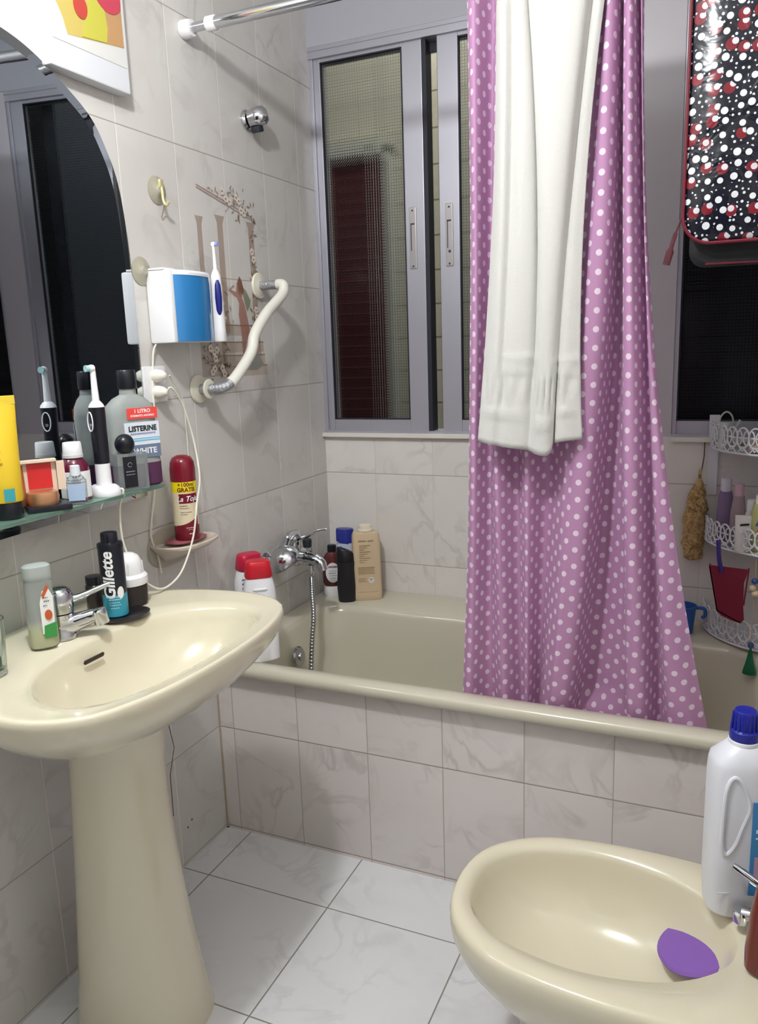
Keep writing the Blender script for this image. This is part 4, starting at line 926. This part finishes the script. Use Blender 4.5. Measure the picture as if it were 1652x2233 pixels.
# towel over the rod
tc = [((.781, .770, .739), .034), ((.790, .782, .752), .012), ((.803, .798, .770), -.004), ((.816, .812, .785), .010), ((.830, .835, .808), -.004), ((.842, .858, .835), .004), ((.848, .868, .850), .026), ((.853, .874, .862), .002), ((.875, .886, .870), -.012), ((.915, .903, .882), -.014), ((.955, .918, .892), -.006), ((.966, .925, .899), .012), ((.968, .927, .900), .024)]
def towel_sheet(cc, zb, bottom, nzz=90, y_off=0):
    V = []; W = None
    path = []
    for j in range(nzz+1):
        z = zb+(2.083-zb)*j/nzz; f = (z-1.09)/.87
        row = []
        for (xt, xm, xb), y in cc:
            tt = (1.96-z)/.87; tm = .49
            if tt < 0: x = xt
            else: x = xt*(tt-tm)*(tt-1)/tm+xm*tt*(tt-1)/(tm*(tm-1))+xb*tt*(tt-tm)/(1-tm)
            yy = y+y_off
            if z > 1.95: k = (z-1.95)/.133; yy = yy*(1-k)+.052*k
            k2 = max(0, min(1, (z-1.12)/.55)); yy = yy*(.35+.65*k2)+(.006+y_off*.0+(.016 if y > .0235 and len(cc) < 8 else 0))*(.65-.65*k2)
            row.append(Vector((x, yy, z)))
        row = crom(row, 6); W = len(row)
        for i, p in enumerate(row):
            s_ = i/(W-1); y = p.y
            for zc, hh_ in ((1.285, .0065), (1.262, .005), (1.172, .006)):
                y -= hh_*math.exp(-((p.z-zc+.02*s_)/.0035)**2)
            if 1.18 < p.z < 1.25: y -= .003*math.sin(i*.9)*math.sin((p.z-1.18)/.07*PI)
            if p.z < 1.09: y += 0
            z = p.z+bottom(s_)*max(0, 1-(p.z-zb)/.16)
            V.append(Vector((p.x, y, z)))
    F = [(j*W+i, j*W+i+1, (j+1)*W+i+1, (j+1)*W+i) for j in range(nzz) for i in range(W-1)]
    return V, F
tw = thing('bath_towel', 'white terry towel hanging over the rod in front of the curtain', 'towel', (.87, .05, 1.09))
def bt1(s_): return (-.028*min(1, s_/.75) if s_ < .8 else -.028+.035*((s_-.8)/.2)**2)
V, F = towel_sheet(tc, 1.102, bt1)
b = B(); b.at(-.87, -.05, -1.09); b.add(V, F); b.make('front_panel', m_towel, tw, solid=.006, ang=80)
tc2 = [((.930, .90, .893), .034), ((.955, .925, .906), .026), ((.969, .928, .912), .022), ((.984, .94, .93), .018), ((.991, .957, .962), .024)]
V, F = towel_sheet(tc2, 1.092, lambda s_: .004+.012*s_)
b = B(); b.at(-.87, -.05, -1.09); b.add(V, F); b.make('back_panel', m_towel, tw, solid=.006, ang=80)
tc3 = [((.781, .79, .80), .036), ((.85, .85, .85), .038), ((.92, .92, .92), .036), ((.985, .985, .97), .036)]
# the part behind the rod, short side
b = B(); b.at(-.87, -.05, -1.09)
R = []
for j in range(13):
    a = PI*j/12; R.append([(.782+.205*i/10, .07-.0195*math.cos(a), 2.067+.0195*math.sin(a)) for i in range(11)])
for j in range(1, 8): R.append([(.782+.205*i/10, .0895+.02*j/8, 2.067-.05*j) for i in range(11)])
b.rings(R, False, False, closed=False); b.make('fold_over_rod', m_towel, tw, solid=.005, ang=80)

# ============================================================ toiletry bag hanging at right
bg = thing('toiletry_bag', 'black vinyl hanging bag with white and red dots and red piping', 'bag', (1.275, .0, 1.475), rz=0)
def rr2(x0, x1, z0, z1, r, y, k=8):
    out = []
    for cx, cz, a in ((x1-r, z1-r, 0), (x0+r, z1-r, PI/2), (x0+r, z0+r, PI), (x1-r, z0+r, 3*PI/2)):
        for i in range(k+1): out.append(Vector((cx+r*math.cos(a+PI/2*i/k), y, cz+r*math.sin(a+PI/2*i/k))))
    return out
b = B(); b.rings([rr2(-.118, .118, .022, .53, .045, .03), rr2(-.128, .128, .008, .535, .05, .02), rr2(-.129, .129, .006, .537, .05, .004), rr2(-.12, .12, .016, .53, .05, -.004), rr2(-.07, .07, .06, .48, .05, -.010)]); b.make('front_pocket', m_bag, bg)
pp = rr2(-.131, .131, .004, .54, .05, .0); b = B(); b.tube(pp+[pp[0], pp[1]], .0032, 8); b.make('piping', pm('red_piping', (104, 18, 36), .35), bg)
b = B(); b.rings([rr2(-.11, .12, -.03, .55, .03, .032), rr2(-.12, .125, -.036, .56, .03, .038), rr2(-.12, .125, -.036, .56, .03, .052), rr2(-.11, .12, -.03, .55, .03, .058)]); b.make('back_section', pm('bag_black', (14, 15, 20), .55), bg)
b = B(); b.tube([(-.09, .031, -.031), (.09, .031, -.034)], .0018, 6); b.make('lower_piping', pm('dark_red_piping', (110, 24, 44), .4), bg)
b = B(); b.tube(crom([(-.03, .045, .55), (-.02, .06, .585), (.0, .07, .611), (.02, .06, .585), (.03, .045, .55)], 6), .004, 8); b.make('hanging_loop', m_black, bg)
b = B(); b.box(-.04, .03, -.0, .02, .56-.02, .575, .006); b.make('hanger_tab', m_black, bg)
b = B(); pts = crom([(-.13, .01, .06), (-.142, .005, .03), (-.15, .0, .0), (-.158, 0, -.03)], 5); b.tube(pts, [.002]*6+[.004]*5+[.007]*5, 8); b.make('zip_pull', pm('clear_red', (150, 90, 100), .2, trans=.75, ior=1.2), bg)

# ============================================================ corner caddy
ca = thing('corner_caddy', 'white filigree corner shelf with three tiers at the right end of the tub', 'corner shelf', (1.417, .697, .5))
m_cad = pm('caddy_white', (226, 226, 232), .4)
def tier(z0, z1, rad, ang0=0):
    tr = B(); n = 20
    def ap(a, r=rad): return (-r*math.cos(a), -r*math.sin(a))
    # tray
    ring = [(0, 0, z0)]+[(*ap(PI/2*i/n, rad-.001), z0) for i in range(n+1)]
    tr.prism(ring, (0, 0, .003))
    ti = tr.make('tray', m_cad, ca, smooth=False)
    q = B()
    q.tube([(*ap(PI/2*i/n), z0+.001) for i in range(n+1)], .0028, 6)
    h = z1-z0; nl = max(4, int(rad*PI/2/.034))
    for k in range(nl):
        a = PI/2*(k+.5)/nl; da = PI/2/nl*.52
        q.tube([(*ap(a+da*math.cos(t_)), z0+h*.62+h*.38*math.sin(t_)) for t_ in [2*PI*i/20 for i in range(21)]], .0023, 6)      # ovals
        for sgn in (1, -1):   # inner leaf scrolls
            q.tube([(*ap(a+sgn*da*(.62-.5*math.cos(t_))), z0+h*.62+h*.26*math.sin(t_)) for t_ in [-PI/2+PI*i/10 for i in range(11)]], .0019, 6)
        q.tube([(*ap(a-da*.6), z0+h*.62), (*ap(a+da*.6), z0+h*.62)], .0022, 6)
        q.tube([(*ap(a-da*1.0), z0), (*ap(a), z0+h*.28), (*ap(a+da*1.0), z0)], .0021, 6)
        q.tube([(*ap(a-da*1.0), z0+h*.42), (*ap(a), z0+h*.12), (*ap(a+da*1.0), z0+h*.42)], .0021, 6)
    q.make('filigree_rail', m_cad, ca)
tier(.515, .582, .222); tier(.262, .328, .228); tier(.010, .082, .222)
b = B()
for (x, y) in ((-.222, -.004), (-.004, -.222)):
    if x < -.1: b.box(x-.006, x+.02, y-.002, y+.001, .38, .60)
    else: b.box(x-.001, x+.002, y-.006, y+.02, .38, .60)
b.box(-.02, -.003, -.005, -.002, 0, .62); b.make('side_strips', m_cad, ca, smooth=False)
CX, CYY = 1.417, .697
ZT1, ZT2 = .5+.518, .5+.265
r = thing('watering_can', 'small grey-white ornamental watering can on the top caddy tier', 'ornament', (1.232, .60, ZT1), rz=.1)
b = B(); b.lathe([(.016, 0), (.017, .002), (.0155, .055), (.017, .07), (.0165, .072)], 24); b.make('can_body', pm('can_grey', (196, 204, 200), .4), r)
b = B(); b.tube(crom([(-.017, 0, .055), (-.014, 0, .085), (0, 0, .098), (.014, 0, .085), (.017, 0, .055)], 6), .0022, 8); b.make('handle', pm('can_grey', (196, 204, 200), .4), r)
b = B(); b.tube([(.013, 0, .03), (.024, 0, .06), (.034, 0, .076)], [.004, .003, .0045], 8); b.make('spout', pm('can_grey', (196, 204, 200), .4), r)
b = B(); b.sphere((0, 0, .014), .014, 18); o = b.make('bath_bomb', pm('beige_ball', (190, 170, 150), .7), None); o.location = (1.3, .525, ZT1+.0005); tag(o, 'small beige ball on the top caddy tier', 'ball')
r = thing('dark_bottle', 'dark navy bottle on the top caddy tier at the right frame edge', 'bottle', (1.345, .57, ZT1))
b = B(); b.loft([(0, .032, .024, 2.6), (.003, .034, .026, 2.6), (.12, .033, .025, 2.6), (.15, .018, .016, 2.2), (.16, .013, .013)], 28); b.make('bottle_body', pm('navy_bottle', (26, 34, 62), .3), r)
b = B(); b.lathe([(.015, .158), (.015, .185), (.004, .186)], 20); b.make('cap', m_black, r)
# tier two
r = thing('soap_bottle', 'translucent lilac bottle with a white cap at the left of the middle caddy tier', 'bottle', (1.240, .63, ZT2), faced(1.24, .6))
b = B(); b.loft([(0, .019, .014, 2.5), (.003, .021, .016, 2.5), (.07, .021, .016, 2.5), (.12, .018, .0145, 2.4), (.138, .0145, .0125, 2.2)], 28); b.make('bottle_body', pm('lilac_plastic', (160, 140, 176), .25, trans=.3, ior=1.1), r)
b = B(); b.lathe([(.0135, .137), (.014, .139), (.013, .172), (.004, .174)], 20); b.make('cap', pm('lilac_cap', (216, 212, 226), .35), r)
r = thing('soap_bottle', 'pale pink bottle between the lilac bottle and the white tube on the caddy', 'bottle', (1.272, .585, ZT2), faced(1.27, .6))
b = B(); b.loft([(0, .018, .013, 2.5), (.003, .020, .015, 2.5), (.09, .019, .014, 2.5), (.135, .013, .011, 2.2)], 28); b.make('bottle_body', pm('pinkish_plastic', (190, 170, 176), .3, trans=.3, ior=1.1), r)
b = B(); b.lathe([(.012, .134), (.012, .165), (.004, .167)], 20); b.make('cap', pm('rose_cap', (206, 170, 186), .35), r)
r = thing('cream_tube', 'short white tube with black print on the middle caddy tier', 'tube', (1.285, .525, ZT2), faced(1.28, .5))
b = B(); b.loft([(0, .017, .015), (.002, .018, .0155), (.06, .019, .011), (.094, .020, .002)], 24); b.make('tube_body', m_whitem, r)
b = B(); b.prism([(-.008, -.0107, .068), (.014, -.0107, .071), (.014, -.0107, .0755), (-.006, -.0107, .073)], (0, .002, 0)); b.make('print_bar', m_ink, r, smooth=False)
r = thing('cream_bottle', 'tall white bottle standing behind the short white tube on the caddy', 'bottle', (1.304, .565, ZT2), faced(1.3, .5))
b = B(); b.loft([(0, .015, .011, 3), (.09, .015, .011, 3), (.1, .012, .01, 2.4)], 24); b.make('bottle_body', m_whitem, r)
b = B(); b.lathe([(.0125, .1), (.0125, .128), (.004, .129)], 20); b.make('cap', m_white, r)
r = thing('shampoo_bottle', 'yellow-green bottle with a blue and red label at the right of the middle caddy tier', 'bottle', (1.325, .535, ZT2), faced(1.32, .5))
b = B(); b.loft([(0, .022, .015, 2.6), (.003, .024, .017, 2.6), (.09, .024, .017, 2.6), (.125, .018, .014, 2.4)], 28); b.make('bottle_body', pm('olive_plastic', (176, 178, 120), .3), r)
b = B(); b.lathe([(.014, .124), (.014, .145), (.004, .146)], 20); b.make('cap', m_whitem, r)
b = B(); b.prism([(-.012, -.0172, .07), (.018, -.0172, .07), (.018, -.0172, .095), (.0, -.0172, .095)], (0, -.0008, 0)); b.make('label_blue', pm('label_blue', (54, 96, 150), .4), r, smooth=False)
b = B(); b.prism([(.003+.011*math.cos(a), -.0182, .052+.011*math.sin(a)) for a in [2*PI*i/20 for i in range(20)]], (0, -.0005, 0)); b.make('label_red', pm('label_red', (180, 50, 60), .4), r, smooth=False)
# red scoop hung below the middle tier
r = thing('plastic_scoop', 'dark red plastic scoop with a blue strap hanging under the middle caddy tier', 'scoop', (1.257, .475, .585))
b = B(); n = 24
pts = [(-.024, 0, .030), (-.047, 0, .147), (-.045, 0, .150), (.043, 0, .145), (.045, 0, .142), (.037, 0, .11), (.038, 0, .05), (.042, 0, .012), (.034, 0, .002), (.01, 0, .008), (-.012, 0, .018)]
b.prism(pts, (0, .004, 0)); b.prism([(p[0], p[1], p[2]) for p in pts[:2]]+[(p[0]+.003, p[1], p[2]) for p in pts[:2][::-1]], (0, .03, 0)); b.prism([pts[4], pts[6], (pts[6][0]+.003, 0, pts[6][2]), (pts[4][0]+.003, 0, pts[4][2])], (0, .03, 0)); b.prism([pts[0], pts[8], (pts[8][0], 0, pts[8][2]+.003), (pts[0][0], 0, pts[0][2]+.003)], (0, .03, 0))
b.make('scoop_body', pm('scoop_red', (128, 22, 52), .45), r, smooth=False)
b = B(); b.tube(crom([(-.028, .01, .215), (-.024, .0, .17), (-.016, -.004, .135)], 5), [.0055]*11, 8); b.make('strap', pm('indigo_strap', (60, 50, 130), .5), r)
# loofah
r = thing('loofah', 'brown braided loofah hanging on the back wall under the window', 'loofah', (1.166, .668, .70))
b = B(); R = []
for j in range(41):
    t_ = j/40; z = t_*.255; ra = .030*(math.sin(PI*min(1, .18+t_*.9))**.5)*(1 if t_ < .75 else 1-.55*(t_-.75)/.25)
    ra = max(.004, ra); row = []
    for i in range(28):
        a = 2*PI*i/28; tw_ = math.sin(a*3+z*95)*.12+noise.noise(Vector((math.cos(a)*2, math.sin(a)*2, z*60)))*.22
        row.append((ra*(1+tw_)*math.cos(a)+.012*t_*t_-.004, ra*(1+tw_)*math.sin(a), z))
    R.append(row)
b.rings(R); lf = pm('loofah_fibre', (176, 140, 88), .9); g = NG(lf); g.l(g.ramp(g.noise(g.n('ShaderNodeTexCoord').outputs['Object'], 70, 4, 1.5), [(.3, S((128, 96, 60))), (.6, S((204, 170, 118)))]), g.b.inputs['Base Color']); g.bump(g.noise(g.n('ShaderNodeTexCoord').outputs['Object'], 180, 3), 1, .004); b.make('fibre_body', lf, r)
b = B(); b.tube([(.01, 0, .25), (.014, .01, .29), (.014, .02, .33)], .0018, 6); b.make('hanging_cord', pm('cord_brown', (110, 80, 60), .8), r)
# blue jug on the far rim
r = thing('plastic_jug', 'blue plastic jug on the far tub rim, half behind the curtain', 'jug', (1.150, .60, .5035))
b = B(); b.lathe([(.022, 0), (.024, .002), (.031, .075), (.033, .077), (.033, .08), (.030, .08), (.022, .006), (.002, .005)], 28); b.make('jug_body', pm('jug_blue', (44, 96, 176), .4), r)
b = B(); b.tube(crom([(.031, 0, .074), (.052, -.004, .074), (.054, -.004, .055), (.046, -.004, .048)], 5), .005, 8); b.make('handle', pm('jug_blue', (44, 96, 176), .4), r)
# bead string hanging at the right edge
r = thing('bead_string', 'hanging cord with a blue bead and a green glass drop at the right frame edge', 'ornament', (1.318, .463, .46))
b = B(); b.tube([(0, 0, .05), (.0005, 0, .18), (.001, .005, .30)], .0012, 6); b.make('cord', pm('tan_cord', (176, 150, 110), .7), r)
b = B(); b.sphere((0, 0, .075), .008, 14, 1, 1, 1.1); b.sphere((0, 0, .245), .008, 14); b.make('bead', pm('bead_blue', (54, 84, 130), .25), r)
b = B(); b.lathe([(.002, .068), (.006, .05), (.010, .03), (.016, .006), (.017, 0), (.006, -.004)], 20); b.make('glass_drop', pm('green_glass_drop', (40, 130, 90), .08, trans=.5, ior=1.3), r)
b = B(); b.sphere((0.004, 0, .212), .011, 14, 1, 1, .9); b.sphere((-.004, 0, .226), .009, 12); b.make('shell_bead', pm('shell', (200, 180, 150), .5), r)

# ============================================================ bottles on the bidet deck
r = thing('bleach_bottle', 'large white bleach bottle with a blue cap standing on the bidet', 'bottle', (1.290, -.402, .4015), rz=faced(1.298, -.398, .35)); r.scale = (1.02, 1.02, 1.035)
def bsec(z, a, b_, p=3.2, cx=0): return (z, a, b_, p, cx, 0)
body = [bsec(0, .040, .030), bsec(.006, .046, .035), bsec(.05, .049, .037), bsec(.225, .049, .037), bsec(.247, .0475, .036), bsec(.256, .0455, .034), bsec(.276, .025, .024, 2.4), bsec(.281, .018, .018, 2), bsec(.288, .017, .017, 2)]
b = B(); b.loft(body, 48)
# grip recess pushed into both faces on the left side
for i, v in enumerate(b.v):
    pass
b.make('bottle_body', pm('bleach_white', (226, 228, 236), .35), r)
# recessed grip: darker pocket outline built as a shallow handle ridge
def grip(y):
    q = B(); out = crom([(-.022, y, .238), (-.008, y, .222), (.002, y, .19), (-.008, y, .155), (-.016, y, .128), (-.028, y, .112), (-.036, y, .126), (-.036, y, .17), (-.033, y, .218)], 4, True)
    q.tube(out+[out[0], out[1]], .0035, 8); return q
q = grip(-.0355); q.make('grip_ridge', pm('bleach_white', (226, 228, 236), .35), r)
b = B(); b.lathe([(.0205, .283), (.0215, .285), (.0215, .298), (.019, .301)], 28); b.lathe([(.0175, .300), (.0165, .328), (.015, .330), (.003, .3305)], 28)
for i in range(16):
    a = 2*PI*i/16; b.tube([(.0205*math.cos(a), .0205*math.sin(a), .286), (.0165*math.cos(a), .0165*math.sin(a), .326)], .0014, 5)
b.make('cap', pm('bleach_blue', (30, 38, 150), .3), r)
b = B(); b.lathe([(.019, .2775), (.0225, .279), (.0225, .2835), (.019, .285)], 28); b.make('neck_ring', m_white, r)
b = B(); b.box(.006, .044, -.0385, -.0368, .045, .2, .0003); b.make('label_sheet', pm('bleach_label', (70, 140, 196), .4), r, smooth=False)
b = B(); b.box(.012, .042, -.0392, -.0384, .07, .11); b.make('label_panel', pm('label_rose', (196, 160, 190), .4), r, smooth=False)
strokes(r, [(.012, .04, .15, .006), (.012, .034, .14, .003)], 0, (226, 232, 240), y=-.0388)
b = B(); b.box(-.042, .0, -.0362, -.0352, .045, .0465); b.make('mould_line', pm('bleach_white', (226, 228, 236), .35), r, smooth=False)
r = thing('shampoo_bottle', 'red-brown bottle cut by the right frame edge, standing on the bidet deck', 'bottle', (1.338, -.535, .4015), faced(1.35, -.54))
b = B(); b.loft([(0, .030, .022, 2.6), (.004, .034, .025, 2.6), (.03, .0345, .0255, 2.6), (.09, .030, .023, 2.6), (.13, .024, .02, 2.4), (.15, .016, .015), (.16, .013, .013)], 32); b.make('bottle_body', pm('redbrown_plastic', (120, 40, 34), .2, trans=.2, coat=.3), r)
b = B(); b.lathe([(.016, .158), (.0165, .16), (.016, .19), (.004, .191)], 24); b.make('cap', pm('redbrown_cap', (96, 30, 28), .3), r)

# ============================================================ ceiling lamp (above the frame)
cl = thing('ceiling_lamp', 'plain bulb holder on the ceiling above the basin', 'lamp', (LAMP[0], LAMP[1], ZC))
b = B(); b.lathe([(.05, 0), (.05, -.008), (.022, -.02), (.02, -.07), (.018, -.08)], 28); b.make('holder', m_white, cl)

# ------------------------------------------------------------ pieces of a part hang under that part
SUB = {'aerator': 'spout', 'bristles': 'brush_neck', 'brush_head': 'brush_neck', 'diverter_knob': 'diverter_stem', 'power_button': 'handle', 'button_ring': 'handle', 'grip': 'handle',
       'lid_mirror': 'lid', 'spray_face': 'head_shell', 'thread': 'hook_arm', 'piping': 'front_pocket', 'lower_piping': 'back_section', 'hanger_tab': 'back_section',
       'bottom_bar': 'slats', 'label_line': 'label_sheet', 'label_band': 'label_sheet', 'label_green': 'label_sheet', 'label_orange': 'label_sheet', 'label_panel': 'label_sheet', 'seal': 'bottle_body',
       'holder_slot': 'holder_cup', 'suction_ring': 'suction_cup', 'drip_tray': 'dish', 'lid_rim': 'dome_lid', 'painted_shape': 'print_sheet', 'scale_marks': 'bottle_body', 'finger_grips': 'bottle_body',
       'grip_ridge': 'bottle_body', 'mould_line': 'bottle_body', 'print_lines': ('bottle_body', 'tube_body'), 'teal_patch': 'tube_body', 'crimp': 'tube_body', 'brand_band': 'can_body', 'wave_band': 'can_body', 'foam_mark': 'can_body',
       'lettering': ('label_sheet', 'can_body', 'bottle_body'), 'small_print': ('label_sheet', 'can_body', 'bottle_body'), 'round_emblem': 'label_sheet', 'overflow_slot': 'basin_bowl', 'drain_ring': 'basin_bowl',
       'cap_ring': 'cap', 'neck_ring': 'cap', 'print_bar': 'tube_body', 'slipped_ring': 'bar_end', 'red_sticker': 'bottle_body', 'liquid': 'bottle_body'}
for root in [o for o in COL.objects if o.parent is None and o.type == 'EMPTY']:
    kids = list(root.children)
    for k in kids:
        base = k.name.split('.')[0]; want = SUB.get(base)
        if not want: continue
        for w_ in ((want,) if isinstance(want, str) else want):
            hit = [q for q in kids if q.name.split('.')[0] == w_ and q is not k]
            if hit: k.parent = hit[0]; break
